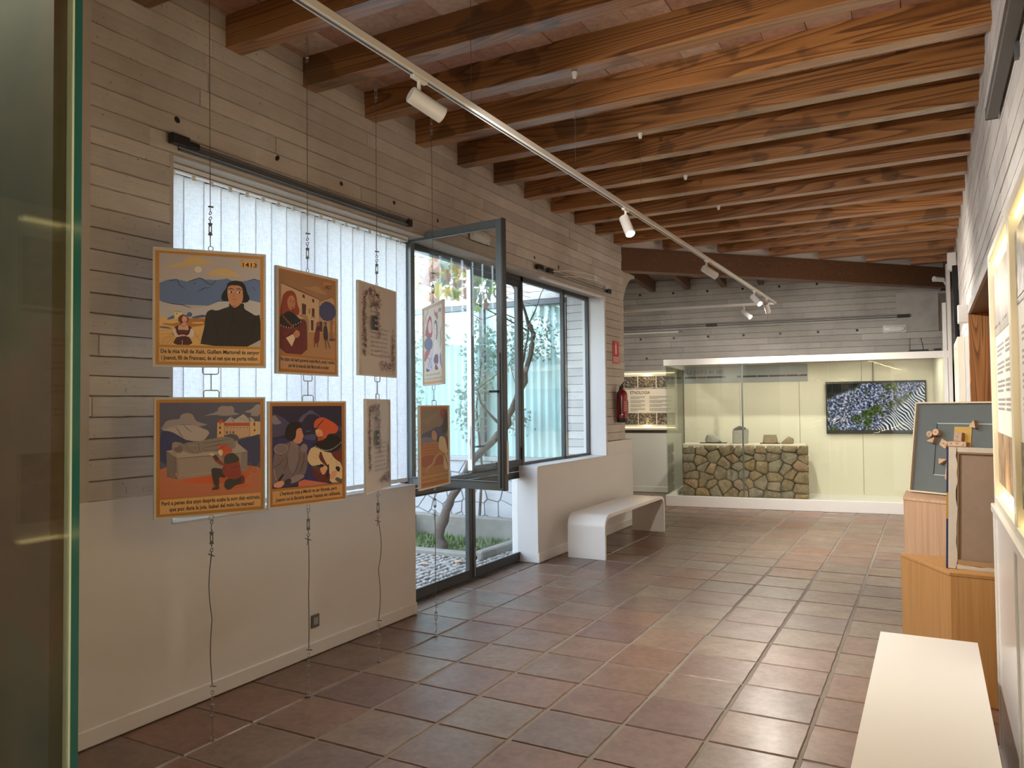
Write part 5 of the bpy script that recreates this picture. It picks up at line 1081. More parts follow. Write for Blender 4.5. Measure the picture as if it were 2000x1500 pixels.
blk([(0.290, 0.29), (0.375, 0.29), (0.375, 0.312), (0.290, 0.312)], 0.03)
blk([(0.205, 0.235), (0.210, 0.195), (0.262, 0.232)], 0.035)
blk([(0.395, 0.450), (0.440, 0.440), (0.425, 0.495)], 0.04)

# canvas seen from behind
t = thing('canvas', 'stretched canvas with painted blue edge, turned to show its back', 'canvas', (0.062, 4.735, 0.668), (R_(-2), R_(1.5), R_(-3)))
CW, CH, CD = 0.52, 0.645, 0.035
M['canvas'] = plain('raw_linen', (0.36, 0.27, 0.20), 0.9, var=0.08, scale=20, bump=0.3); M['stretch'] = plain('primed_canvas_fold', (0.72, 0.66, 0.57), 0.8, var=0.12, scale=25, bump=0.6)
box_obj('linen', M['canvas'], t, 0.004, CW, 0.02, 0.024, 0.004, CH-0.004)
def ragbar(x0, x1, z0, z1, horiz, seed):
    rr = random.Random(seed); n = 14; pts = []
    if horiz: pts = [(x0, -0.001, z0), (x1, -0.001, z0)]+[(x1-(x1-x0)*i/n, -0.001, z1+rr.uniform(-0.005, 0.004)) for i in range(n+1)]
    else: pts = [(x0, -0.001, z1), (x0, -0.001, z0)]+[(x1+rr.uniform(-0.007, 0.005), -0.001, z0+(z1-z0)*i/n) for i in range(n+1)]
    MB().prism(pts, (0, CD-0.012, 0)).put('canvas_fold', M['stretch'], t)
ragbar(0.0, 0.040, 0.0, CH, False, 1); ragbar(0.04, CW, 0.0, 0.022, True, 2)
MB().box(0.04, CW, -0.001, CD-0.012, CH-0.026, CH).put('canvas_fold', M['stretch'], t)
for z0, z1, cc in ((0.0, 0.26, (0.02, 0.035, 0.12)), (0.26, 0.40, (0.50, 0.27, 0.06)), (0.40, CH, (0.02, 0.03, 0.10))): box_obj('painted_edge', plain('edge_paint', cc, 0.5), t, -0.010, 0.0, 0.002, CD, z0, z1)
M['stretcher_wood'] = plain('stretcher_wood', (0.45, 0.29, 0.16), 0.6)
box_obj('stretcher_bar', M['stretcher_wood'], t, 0.045, CW, 0.001, 0.018, 0.022, 0.048); box_obj('stretcher_bar', M['stretcher_wood'], t, 0.045, CW, 0.004, 0.018, CH-0.034, CH-0.024); box_obj('stretcher_bar', M['stretcher_wood'], t, 0.042, 0.046, 0.003, 0.018, 0.03, CH-0.03)

# ------------------------------------------------------------------ glazed showcase
CU = 3.93
case = thing('showcase', 'wide glass showcase with white rails at the far end', 'showcase', G0, (0, 0, GA))
def cbox(name, mat, u0, u1, v0, v1, z0, z1, bevel=0.0, par=None): return box_obj(name, mat, par or case, u0, u1, v0, v1, z0, z1, bevel)
cbox('top_rail', M['alu'], 0, CU, 0, 0.06, 2.165, 2.262, 0.003); cbox('base_plinth', M['alu'], 0, CU, 0, 0.06, 0.0, 0.163, 0.003)
cbox('side_rail', M['alu'], 0, 0.06, 0.06, VB-0.03, 2.165, 2.262, 0.003); cbox('side_plinth', M['alu'], 0, 0.06, 0.06, VB-0.03, 0, 0.163, 0.003)
cbox('case_floor', M['white'], 0.06, CU, 0.06, VB-0.03, 0.0, 0.075)
cbox('case_top', M['alu'], 0.06, CU, 0.06, VB-0.03, 2.245, 2.262)
for u0, u1 in ((0.02, 1.16), (1.165, 2.36), (2.365, 3.83)): cbox('pane', M['case_glass'], u0, u1, 0.026, 0.034, 0.16, 2.17)
cbox('side_pane', M['case_glass'], 0.026, 0.034, 0.05, 0.86, 0.16, 2.17); cbox('side_pane', M['case_glass'], 0.026, 0.034, 0.865, VB-0.04, 0.16, 2.17)
cbox('post', M['alu'], 3.83, 3.875, -0.005, 0.06, 0.0, 2.92, 0.003); cbox('post', M['alu'], 3.885, 3.93, -0.03, 0.06, 0.0, 3.45, 0.003)
cbox('post', M['grey_metal'], 1.150, 1.175, 0.05, 0.075, 0.16, 2.165, 0.002)
M['case_back'] = plain('cream_panel', (0.70, 0.66, 0.55), 0.5, var=0.02, scale=1)
for u0, u1 in ((0.04, 0.98), (0.985, 1.93), (1.935, 2.88), (2.885, 3.9)): cbox('back_panel', M['case_back'], u0, u1, 1.68, 1.70, 0.075, 2.24)
cbox('end_panel', M['case_back'], 3.9, 3.92, 0.06, 1.70, 0.075, 2.24)
p = Print(step=0.0004); p.rect(0.05, 1.93, 2.07, 2.22, (158, 162, 166)); rr = random.Random(9); k = 0.06
while k < 2.05:
    w_ = rr.uniform(0.08, 0.35); c_ = rr.choice([(60, 58, 62), (120, 70, 70), (86, 84, 88), None, (50, 56, 62), (96, 60, 56)])
    if c_: p.rect(k, 2.015, min(k+w_, 2.06), 2.045, c_)
    k += w_+0.01
p.text('La pedra en sec', 0.10, 2.13, 0.62, 0.13, (120, 120, 126), 0.01, 'LEFT'); p.put('title_band', case, (0, 1.672, 0))
for i, u in enumerate((0.7, 1.7, 2.7, 3.5)):
    ld = bpy.data.lights.new('case_light', 'AREA'); ld.size = 0.5; ld.energy = 3.2; ld.color = (1.0, 0.93, 0.78)
    lo = bpy.data.objects.new('case_light', ld); COL.objects.link(lo); lo.parent = case; lo.location = (u, 0.85, 2.235)
    cbox('ceiling_lamp', M['led'], u-0.12, u+0.12, 0.83, 0.86, 2.238, 2.245)
# dry stone wall inside
st = thing('dry_stone_wall', 'dry stone wall sample of brown stones inside the showcase', 'stone wall', G(0.14, 0.75, 0.075), (0, 0, GA))
SWD, SHT, SDP = 1.92, 0.83, 0.5
def stone_mat():
    t = NT('limestone_rubble'); t.bsdf(Roughness=0.9)
    base = t.ramp(rnd_socket(t), [(0.0, (0.22, 0.16, 0.085)), (0.3, (0.28, 0.24, 0.18)), (0.55, (0.30, 0.20, 0.095)), (0.8, (0.25, 0.21, 0.16)), (1.0, (0.36, 0.21, 0.12))])
    n1 = t.noise(t.pos(), 9, 6, 0.65); n2 = t.noise(t.pos(), 40, 4, 0.6)
    c = t.mix(t.ramp(n1, [(0.4, 0.0), (0.62, 1.0)]), base, t.mix(1.0, base, (0.62, 0.62, 0.58), 'MULTIPLY'))
    c = t.mix(t.ramp(n2, [(0.58, 0.0), (0.68, 0.65)]), c, (0.48, 0.45, 0.40)); t.l(c, t.b.inputs['Base Color']); t.bump(t.mix(0.5, n1, n2), 0.7, 0.02); return t.m
M['stone'] = stone_mat()
box_obj('rubble_core', M['core'], st, 0.05, SWD-0.05, 0.06, SDP, 0.0, SHT-0.05)
box_obj('lime_capping', plain('lime_render', (0.62, 0.55, 0.45), 0.9, var=0.15, scale=8, bump=0.5), st, 0.01, SWD-0.02, 0.02, SDP+0.01, SHT-0.055, SHT+0.02, 0.012)
rs = random.Random(21); seeds = []
rows = 6
for r in range(rows):
    n = 10 if r % 2 else 9; z0 = (r+0.5)*SHT/rows
    for i in range(n): seeds.append(((i+0.5+rs.uniform(-0.34, 0.34))*SWD/n, z0+rs.uniform(-0.055, 0.055)))
def cell(i):
    P = [(0, 0), (SWD, 0), (SWD, SHT), (0, SHT)]; a = seeds[i]
    for j, b in enumerate(seeds):
        if j == i: continue
        wx = 0.72; nx, nz = (b[0]-a[0])*wx, b[1]-a[1]; mx, mz = (a[0]+b[0])/2, (a[1]+b[1])/2; Q = []
        f = lambda p_: (p_[0]-mx)*nx+(p_[1]-mz)*nz
        for p_, q_ in zip(P, P[1:]+P[:1]):
            fp, fq = f(p_), f(q_)
            if fp <= 0: Q.append(p_)
            if (fp < 0 < fq) or (fq < 0 < fp): k = fp/(fp-fq); Q.append((p_[0]+(q_[0]-p_[0])*k, p_[1]+(q_[1]-p_[1])*k))
        P = Q
        if len(P) < 3: return None
    return P
def stone_piece(P, parent, y0, depth, face='front'):
    cx = sum(p_[0] for p_ in P)/len(P); cz = sum(p_[1] for p_ in P)/len(P)
    P = [q for a, b in zip(P, P[1:]+P[:1]) for q in ((a[0]*.88+b[0]*.12, a[1]*.88+b[1]*.12), (a[0]*.12+b[0]*.88, a[1]*.12+b[1]*.88)) ]; bul = rs.uniform(0.01, 0.045); L = []
    for sc, yy in ((0.98, depth), (0.985, 0.012), (0.92, -bul*0.55), (0.66, -bul)):
        L.append([(cx+(x-cx)*sc-(0.004 if sc > 0.9 else 0)*(1 if x > cx else -1), y0+yy+rs.uniform(-0.006, 0.006)*(sc < 0.93), cz+(z-cz)*sc+rs.uniform(-0.004, 0.004)) for x, z in P])
    n = len(P); V = [v for l_ in L for v in l_]; Fc = []
    for k in range(3):
        for i in range(n): Fc.append((k*n+i, k*n+(i+1) % n, (k+1)*n+(i+1) % n, (k+1)*n+i))
    Fc.append([3*n+i for i in range(n)]); MB().add(V, Fc).put('stone', M['stone'], parent, smooth=True, angle=60)
for i in range(len(seeds)):
    P = cell(i)
    if P: stone_piece(P, st, 0.03, 0.1)
# end face stones
for r in range(5):
    for i in range(2):
        z0, z1, y0, y1 = r*SHT/5+0.006, (r+1)*SHT/5-0.006, 0.03+i*0.235, 0.25+i*0.235
        for x_, s_ in ((SWD-0.03, 1), (0.03, -1)):
            b = rs.uniform(0.01, 0.03); MB().box(x_-0.03, x_+0.03+0*s_, y0, y1, z0, z1).put('stone', M['stone'], st, bevel=0.018, seg=2)
def rock(name, label, u, v, z, sx, sy, sz, seed, cut=None, mat='stone', plate=None, extra=None):
    t = thing(name, label, 'stone', G(u, v, z), (0, 0, GA), 'stone exhibits on the dry stone wall'); rr = random.Random(seed)
    bm = bmesh.new(); bmesh.ops.create_icosphere(bm, subdivisions=3, radius=1.0)
    ax = [(Vector((rr.uniform(-1, 1), rr.uniform(-1, 1), rr.uniform(-.6, 1))).normalized(), rr.uniform(0.55, 0.8)) for _ in range(9)]
    if cut: ax = cut
    for v_ in bm.verts:
        for n_, d_ in ax:
            k = v_.co.dot(n_)
            if k > d_: v_.co -= n_*(k-d_)
        v_.co.z = max(v_.co.z, -0.55)
        v_.co += Vector((rr.uniform(-1, 1), rr.uniform(-1, 1), rr.uniform(-1, 1)))*0.012
    lo = min(v_.co.z for v_ in bm.verts); hi = max(v_.co.z for v_ in bm.verts); wx = max(abs(v_.co.x) for v_ in bm.verts)
    for v_ in bm.verts: v_.co = Vector((v_.co.x/wx*sx/2, v_.co.y/wx*sy/2, (v_.co.z-lo)/(hi-lo)*sz+(0.012 if plate else 0.0)))
    me = bpy.data.meshes.new('rock'); bm.to_mesh(me); bm.free(); me.materials.append(M[mat]); me.polygons.foreach_set('use_smooth', [True]*len(me.polygons)); me.set_sharp_from_angle(angle=R_(28)); link('rock', me, t)
    if plate: box_obj('stand_plate', M['black'], t, -plate/2, plate/2, -0.07, 0.07, 0.0, 0.012)
    return t
SZ = 0.075+SHT+0.02
M['stone_grey'] = plain('grey_limestone', (0.36, 0.34, 0.31), 0.9, var=0.25, scale=12, bump=0.8); M['stone_tan'] = plain('tan_sandstone', (0.30, 0.23, 0.15), 0.9, var=0.3, scale=12, bump=0.8)
rock('stone_exhibit', 'rounded grey stone with a pointed foot on a black plate', 0.62, 0.95, SZ, 0.27, 0.16, 0.145, 3, [(Vector((0.75, 0, 0.65)), 0.45), (Vector((-0.3, 0, 0.95)), 0.8), (Vector((-0.9, -0.3, 0.2)), 0.75)], 'stone_grey', 0.42)
t = thing('stone_exhibit', 'pale cut stone block with a dark slab on top', 'stone', G(1.05, 0.95, SZ), (0, 0, GA+R_(12)), 'stone exhibits on the dry stone wall')
MB().add([(-.13, -.09, 0), (.10, -.11, 0), (.13, .09, 0), (-.12, .1, 0), (-.135, -.085, .21), (.115, -.105, .225), (.135, .09, .24), (-.12, .095, .225)], [(0, 3, 2, 1), (4, 5, 6, 7), (0, 1, 5, 4), (1, 2, 6, 5), (2, 3, 7, 6), (3, 0, 4, 7)]).put('block', M['stone_grey'], t, bevel=0.012, seg=2)
MB().add([(-.13, -.06, .232), (.08, -.08, .242), (.09, .05, .248), (-.1, .07, .24), (-.02, 0, .285), (.06, 0, .262)], [(0, 1, 5, 4), (1, 2, 5), (2, 3, 4, 5), (3, 0, 4), (0, 3, 2, 1)]).put('slab', M['black'], t)
rock('stone_exhibit', 'brown squared stone on the right black plate', 1.50, 0.95, SZ, 0.24, 0.16, 0.13, 8, [(Vector((1, 0, 0.2)), 0.7), (Vector((-1, 0, 0.1)), 0.7), (Vector((0, 0, 1)), 0.5), (Vector((0, -1, 0.1)), 0.6)], 'stone_tan', 0.30)
rock('stone_exhibit', 'grey brown stone leaning beside the brown squared stone', 1.755, 0.93, SZ, 0.20, 0.13, 0.12, 14, [(Vector((-0.75, 0, 0.65)), 0.35), (Vector((0.5, 0, 0.85)), 0.75), (Vector((0.9, -0.3, 0)), 0.7)], 'stone_tan')

# television
def screen_mat():
    t = NT('screen_picture'); e = t.n('Emission'); v = t.pos((1, 1, 1), obj=True)
    terr = t.n('TexWave', wave_type='BANDS', bands_direction='X'); terr.inputs['Scale'].default_value = 8.0; terr.inputs['Distortion'].default_value = 14; terr.inputs['Detail'].default_value = 1.5; terr.inputs['Detail Scale'].default_value = 0.45
    mp = t.n('Mapping'); mp.inputs['Rotation'].default_value = (0, R_(38), 0); t.l(v, mp.inputs[0]); t.l(mp.outputs[0], terr.inputs['Vector'])
    n1 = t.noise(v, 34, 6, 0.75); n2 = t.noise(v, 3.2, 3, 0.5); n3 = t.noise(v, 6.0, 4, 0.6)
    rock_ = t.ramp(n1, [(0.40, (0.008, 0.012, 0.02)), (0.50, (0.07, 0.08, 0.12)), (0.58, (0.50, 0.56, 0.78)), (0.68, (0.95, 1.0, 1.15))])
    gr = t.ramp(n1, [(0.38, (0.008, 0.016, 0.006)), (0.56, (0.09, 0.13, 0.035)), (0.72, (0.45, 0.48, 0.40))])
    lines = t.ramp(terr.outputs['Fac'], [(0.35, (0.02, 0.025, 0.02)), (0.55, (0.30, 0.31, 0.30)), (0.75, (0.78, 0.81, 0.92))])
    # terraces fill the lower right, scrub the middle and upper right
    sx = t.n('SeparateXYZ'); t.l(v, sx.inputs[0])
    def lin(ax, az, k):
        a = t.n('Math', operation='MULTIPLY_ADD'); a.inputs[1].default_value = ax; a.inputs[2].default_value = k; t.l(sx.outputs[0], a.inputs[0])
        b = t.n('Math', operation='MULTIPLY_ADD'); b.inputs[1].default_value = az; t.l(sx.outputs[2], b.inputs[0]); t.l(a.outputs[0], b.inputs[2])
        c = t.n('Math', operation='ADD'); t.l(b.outputs[0], c.inputs[0]); m_ = t.n('Math', operation='MULTIPLY_ADD'); m_.inputs[1].default_value = 0.5; m_.inputs[2].default_value = -0.25; t.l(n3, m_.inputs[0]); t.l(m_.outputs[0], c.inputs[1]); return c.outputs[0]
    fg = t.ramp(n2, [(0.50, 0.0), (0.58, 1.0)]); c = t.mix(fg, rock_, gr)
    ft = t.ramp(lin(1.6, -1.6, -0.05), [(0.42, 0.0), (0.55, 1.0)]); c = t.mix(ft, c, lines)
    fs = t.ramp(lin(-1.3, 2.6, -0.72), [(0.45, 0.0), (0.55, 0.94)]); c = t.mix(fs, c, (0.006, 0.007, 0.01))
    t.l(c, e.inputs[0]); e.inputs[1].default_value = 0.42; t.l(e.outputs[0], t.out.inputs[0]); return t.m
tv = thing('television', 'large wall screen showing dry stone terraces inside the showcase', 'television', G(3.07, 1.672, 1.485), (0, 0, GA))
TW, TH = 1.46, 0.845
MB().box(-TW/2, TW/2, -0.05, -0.01, -TH/2, TH/2).put('casing', M['black'], tv, bevel=0.004)
MB().box(-TW/2+0.022, TW/2-0.022, -0.0515, -0.05, -TH/2+0.06, TH/2-0.035).put('screen', screen_mat(), tv)
MB().box(-0.03, 0.03, -0.052, -0.05, -TH/2+0.012, -TH/2+0.022).put('badge', M['steel'], tv)
MB().box(-0.2, 0.2, -0.01, 0.0, -0.15, 0.15).put('wall_mount', M['dark_metal'], tv)
MB().tube([(-0.02, -0.008, TH/2-0.05), (-0.02, -0.008, 0.74)], 0.006, 6).put('power_cable', M['wire'], tv, smooth=True)

# router on the showcase
t = thing('router', 'black router with two aerials on top of the showcase', 'router', G(3.55, 0.14, 2.262), (0, 0, GA))
MB().box(-0.13, 0.11, -0.08, 0.08, 0.0, 0.03).put('body', M['black'], t, bevel=0.006)
for x_, l_ in ((-0.11, 0.0), (0.06, -0.03)): MB().tube([(x_, 0.05, 0.02), (x_+l_*0.3, 0.05, 0.10), (x_+l_, 0.05, 0.20)], 0.006, 8).put('aerial', M['black'], t, smooth=True)
t = thing('power_adapter', 'small black adapter beside the router', 'adapter', G(3.78, 0.12, 2.262), (0, 0, GA)); MB().box(-0.05, 0.04, -0.03, 0.03, 0, 0.04).put('body', M['black'], t, bevel=0.006); MB().tube([(-0.05, 0, 0.02), (-0.09, 0.01, 0.012), (-0.12, 0.02, 0.012)], 0.004, 6).put('cord', M['black'], t, smooth=True)

# cable rails and tube on the back wall
t = thing('cable_rail', 'twin cable lighting rail on the grey back wall', 'light rail', G(-1.1, VB-0.005, 2.93), (0, 0, GA))
for dz in (0.0, 0.03): MB().tube([(0, -0.03, dz), (4.62, -0.03, dz)], 0.007, 8).put('cable', M['grey_metal'], t, smooth=True)
for u in (1.62, 4.62): MB().box(u-0.09, u+0.09, -0.05, -0.01, -0.012, 0.04).put('end_block', M['black'], t, bevel=0.004)
t = thing('tube_lamp', 'short white tube lamp on the grey back wall', 'lamp', G(-1.2, VB-0.005, 2.855), (0, 0, GA)); MB().tube([(0, -0.03, 0), (1.16, -0.03, 0)], 0.013, 10).put('tube', M['alu'], t, smooth=True); MB().box(1.15, 1.20, -0.045, 0, -0.015, 0.015).put('end_cap', M['grey_metal'], t); MB().box(0.75, 0.80, -0.03, 0, -0.015, 0.015).put('clip', M['grey_metal'], t)
PT3 = [(0.0, 0.325, 0.0, 0.24, 'photo_rock'), (0.34, 0.66, 0.0, 0.24, 'photo_rock'), (0.675, 1.0, 0.0, 0.24, 'photo_rock')]; PL3 = [(a, b, 0.76, 1.0, m_) for a, b, _, _, m_ in PT3]
lightbox('warm backlit panel titled etnologia beside the showcase', G(-1.17, VB-0.012, 1.115), GU, -GV, 1.08, 1.06, 0.05, PT3, PL3, 'ETNOLOGIA', 12, 2, 0.035, 0.36, 0.19)
cb = case

# ------------------------------------------------------------------ thick glass showcase close on the left
XG, YG = -1.07, 0.67
M['teal'] = plain('polished_glass_edge', (0.015, 0.085, 0.09), 0.08, var=0.2, scale=3)
M['pale_edge'] = plain('bright_glass_arris', (0.42, 0.50, 0.46), 0.15)
nc = thing('glass_case', 'thick glass case at the left edge with a mottled print inside', 'glass case', (XG, YG, 0))
MB().box(-0.012, 0.0, -2.6, -0.012, 0.0, 2.69).put('front_pane', M['near_glass'], nc)
MB().box(-0.9, -0.014, -0.012, 0.0, 0.0, 2.69).put('end_pane', M['near_glass'], nc)
MB().box(-0.012, 0.0, -0.012, 0.0, 0.0, 2.69).put('glass_edge', M['teal'], nc)
MB().box(-0.0125, 0.0008, -0.0150, -0.0121, 0.0, 2.69).put('arris', M['pale_edge'], nc)
def mural():
    t = NT('mottled_print'); t.bsdf(Roughness=0.7); n1 = t.noise(t.pos(), 2.3, 3, 0.5, 0.6); n2 = t.noise(t.pos(), 9, 5, 0.6)
    c = t.ramp(n1, [(0.36, (0.030, 0.032, 0.024)), (0.46, (0.050, 0.045, 0.032)), (0.54, (0.068, 0.052, 0.038)), (0.62, (0.075, 0.042, 0.032))]); c = t.mix(0.5, c, t.mix(1.0, c, t.ramp(n2, [(0.3, 0.7), (0.7, 1.1)]), 'MULTIPLY')); t.l(c, t.b.inputs['Base Color']); return t.m
MB().box(-0.9, -0.013, -0.034, -0.014, 0.0, 2.69).put('print_board', mural(), nc)
MB().box(-0.9, -0.88, -2.6, -0.034, 0.0, 2.69).put('back_board', M['plaster'], nc)
MB().box(-0.9, 0.0, -2.6, 0.0, 2.69, 2.70).put('case_lid', M['near_glass'], nc)
t = thing('small_frame', 'small dark framed notice at the glass edge on the low wall', 'picture', (XL+0.004, 2.03, 0.66))
box_obj('notice', M['paper'], t, 0.0, 0.006, -0.22, 0.10, 0.02, 0.48); 
for q in ((-0.23, 0.11, 0.0, 0.02), (-0.23, 0.11, 0.48, 0.50), (-0.23, -0.21, 0.02, 0.48), (0.09, 0.11, 0.02, 0.48)): box_obj('frame_bar', plain('dark_wood_frame', (0.10, 0.04, 0.03), 0.5), t, 0.0, 0.015, q[0], q[1], q[2], q[3])

# ------------------------------------------------------------------ courtyard
yard = struct('courtyard_ground', 'pale pebble paving of the courtyard', MB().box(-12.0, -3.74, -6.0, 8.8, -0.25, -0.06).mesh('courtyard_ground', plain('lime_mortar', (0.12, 0.115, 0.105), 0.9, var=0.2, scale=4)))
rp = random.Random(31); pb = MB()
M['pebble'] = plain('river_pebbles', (0.33, 0.32, 0.30), 0.7, var=0.3, scale=14)
octv = [(math.cos(a), math.sin(a)) for a in [k*math.pi/3 for k in range(6)]]
def pebble(x, y, s):
    a = rp.uniform(0, 3.14); e = rp.uniform(1.2, 2.2); ca, sa = math.cos(a), math.sin(a); V = []
    for r, z in ((1.0, -0.06), (0.85, -0.045), (0.4, -0.038)): V += [(x+s*r*(cx*e*ca-cy*sa), y+s*r*(cx*e*sa+cy*ca), z+rp.uniform(-.002, .004)) for cx, cy in octv]
    F6 = []
    for k in range(2):
        for i in range(6): F6.append((k*6+i, k*6+(i+1) % 6, (k+1)*6+(i+1) % 6, (k+1)*6+i))
    F6.append([12+i for i in range(6)]); pb.add(V, F6)
y = 4.6
while y < 8.75:
    x = -7.0
    while x < -3.8:
        pebble(x+rp.uniform(-.01, .01), y+rp.uniform(-.01, .01), rp.uniform(0.020, 0.030)); x += 0.085
    y += 0.066
tag(pb.put('pebble', M['pebble'], yard, smooth=True), 'small pale pebbles set in mortar', kind='stuff')
for i in range(3): box_obj('paving_slab', M['tile'], yard, -3.98, -3.76, 4.95+i*0.66, 5.59+i*0.66, -0.06, -0.03, 0.004)
# planting bed
bed = thing('planting_bed', 'stone edged planting bed outside the glass door', 'planter', (-4.95, 7.45, -0.06))
M['kerb'] = plain('weathered_kerb', (0.25, 0.24, 0.21), 0.9, var=0.3, scale=7, bump=0.6)
for q in ((-0.75, 0.75, 0.42, 0.56, 0.30), (-0.75, 0.75, -0.52, -0.40, 0.07), (-0.85, -0.72, -0.52, 0.56, 0.30), (0.70, 0.80, -0.52, 0.56, 0.10)): box_obj('kerb_stone', M['kerb'], bed, q[0], q[1], q[2], q[3], 0.0, q[4], 0.015)
box_obj('soil', plain('dark_soil', (0.10, 0.085, 0.06), 1.0, var=0.4, scale=20, bump=0.8), bed, -0.72, 0.70, -0.42, 0.44, 0.0, 0.045)
gm = MB()
for i in range(900):
    x, y = rp.uniform(-0.7, 0.68), rp.uniform(-0.4, 0.40); h = rp.uniform(0.02, 0.07); a = rp.uniform(0, 6.28); w = 0.012
    gm.add([(x-w*math.cos(a), y-w*math.sin(a), 0.045), (x+w*math.cos(a), y+w*math.sin(a), 0.045), (x+0.02*math.sin(a), y-0.02*math.cos(a), 0.045+h)], [(0, 1, 2)])
tag(gm.put('ground_cover', plain('low_green_plants', (0.13, 0.22, 0.07), 0.7, var=0.4, scale=20), bed), 'low green ground cover', kind='stuff')
lm = MB().add([(-0.04, -0.02, 0), (0.0, -0.035, 0.008), (0.05, 0, 0.0), (0.01, 0.035, 0.012), (-0.035, 0.025, 0.004)], [(0, 1, 2, 3, 4)]).mesh('dry_leaf', plain('dry_leaf', (0.50, 0.30, 0.18), 0.7, var=0.2))
for i, (x, y) in enumerate([(-4.55, 6.45), (-4.3, 6.7), (-5.2, 8.25), (-5.5, 8.4), (-4.9, 8.35)]):
    tag(link('fallen_leaf', lm, None, (x, y, -0.032), (0, 0, i*1.3), (1.2, 1.2, 1.2)), ['dry brown fallen leaf nearest the glass door', 'dry brown fallen leaf on the pebbles before the bed', 'dry brown fallen leaf behind the bed near its middle', 'dry brown fallen leaf farthest left behind the bed', 'dry brown fallen leaf behind the vine trunk'][i], 'leaf', 'fallen leaves in the courtyard')

# end wall of the courtyard: crazy paving, glazing, concrete
YE = 8.80
ew = struct('courtyard_wall', 'pale crazy paved wall at the end of the courtyard', MB().box(-12.0, -4.02, YE, YE+0.15, -0.25, 0.84).box(-12, XF-0.06, YE+0.0, YE+0.15, 2.93, 4.6).mesh('courtyard_wall', plain('paving_mortar', (0.22, 0.23, 0.23), 0.9)))
M['crazy'] = plain('pale_crazy_stone', (0.52, 0.53, 0.54), 0.7, var=0.1, scale=5)
cs = []; rc = random.Random(8)
for i in range(15):
    for j in range(5): cs.append((-6.9+ (i+0.5+rc.uniform(-.42, .42))*0.193, -0.06+(j+0.5+rc.uniform(-.42, .42))*0.18))
def vor(i, S, box_):
    P = [(box_[0], box_[1]), (box_[2], box_[1]), (box_[2], box_[3]), (box_[0], box_[3])]; a = S[i]
    for j, b in enumerate(S):
        if j == i or abs(b[0]-a[0]) > 0.9: continue
        nx, nz = b[0]-a[0], b[1]-a[1]; mx, mz = (a[0]+b[0])/2, (a[1]+b[1])/2; Q = []
        f = lambda p_: (p_[0]-mx)*nx+(p_[1]-mz)*nz
        for p_, q_ in zip(P, P[1:]+P[:1]):
            fp, fq = f(p_), f(q_)
            if fp <= 0: Q.append(p_)
            if (fp < 0 < fq) or (fq < 0 < fp): k = fp/(fp-fq); Q.append((p_[0]+(q_[0]-p_[0])*k, p_[1]+(q_[1]-p_[1])*k))
        P = Q
        if len(P) < 3: return None
    return P
for i in range(len(cs)):
    P = vor(i, cs, (-6.95, -0.06, -4.02, 0.84))
    if not P: continue
    cx = sum(a for a, _ in P)/len(P); cz = sum(b for _, b in P)/len(P)
    P = [(cx+(a-cx)*(1-0.011/max(0.05, math.hypot(a-cx, b-cz))), cz+(b-cz)*(1-0.011/max(0.05, math.hypot(a-cx, b-cz)))) for a, b in P]
    MB().prism([(a, YE+0.01, b) for a, b in P], (0, -0.022, 0)).put('paving_stone', M['crazy'], ew)
box_obj('sill', plain('grey_sill', (0.45, 0.46, 0.46), 0.6), ew, -12, -4.02, YE-0.05, YE+0.15, 0.84, 0.90, 0.004)
gw = struct('window_3', 'glazed front at the end of the courtyard')
for x in (-4.04, -5.25, -6.5, -7.9): box_obj('mullion', plain('brown_grey_post', (0.20, 0.185, 0.18), 0.6), gw, x-0.035, x+0.035, YE-0.01, YE+0.06, 0.90, 2.93, 0.003)
box_obj('head_rail', M['grey_metal'], gw, -12, -4.0, YE-0.01, YE+0.06, 2.86, 2.93, 0.003)
for x0, x1 in ((-5.22, -4.07), (-6.47, -5.28), (-7.87, -6.53)): box_obj('pane', glass('courtyard_glass', (0.90, 0.98, 0.975), 1.5), gw, x0, x1, YE+0.02, YE+0.026, 0.90, 2.86)
# pale curtains behind that glazing
cu = thing('curtain', 'pale pleated curtain behind the courtyard glazing', 'curtain', (-8.0, YE+0.09, 0.9))
m = MB(); n = 260
m.add([(i*3.95/n, 0.018*math.sin(i*0.9), z) for z in (0, 1.98) for i in range(n+1)], [(i, i+1, n+2+i, n+1+i) for i in range(n)])
m.put('cloth', plain('pale_teal_cloth', (0.84, 0.90, 0.90), 0.8, var=0.05), cu, smooth=True); box_obj('curtain_rail', M['alu'], cu, 0, 3.95, -0.02, 0.02, 1.97, 2.0)
# white boarded concrete strip beside our wall
m = MB().box(-3.995, XF-0.06, YE+0.012, YE+0.2, -0.2, 2.93); sw = struct('courtyard_return', 'white board marked concrete return of the courtyard', m.mesh('courtyard_return', M['core']))
BX = [ragged_board(60+i, M['conc_x']) for i in range(3)]
boards(sw, (-4.0, YE+0.0125, 0), (1, 0, 0), (0, -1, 0), courses(-0.05, 2.93, 0.1, rb), lambda z: [(0.0, 0.262)], None, rb, 0.6, 1.0, BX)
boards(sw, (-7.2, YE+0.0, 0), (1, 0, 0), (0, -1, 0), courses(2.93, 4.5, 0.1, rb), lambda z: [(0.0, 3.46)], None, rb, 0.8, 2.0, BX)
# far side of the courtyard and roof eave
m = MB().box(-9.2, -9.0, -6, 8.8, -0.2, 2.9); struct('courtyard_side_wall', 'white wall on the far side of the courtyard', m.mesh('courtyard_side_wall', M['conc_x']))
struct('eave', 'white roof edge over the windows', MB().box(-4.15, -3.74, YN, YE+0.1, 3.02, 3.20).box(-4.15, XR+0.6, YN, 14.6, ZC+0.26, ZC+0.45).box(-3.9, -3.74, YN, YE+0.1, 3.2, ZC+0.45).mesh('eave', plain('white_eave', (0.70, 0.69, 0.66), 0.7)))

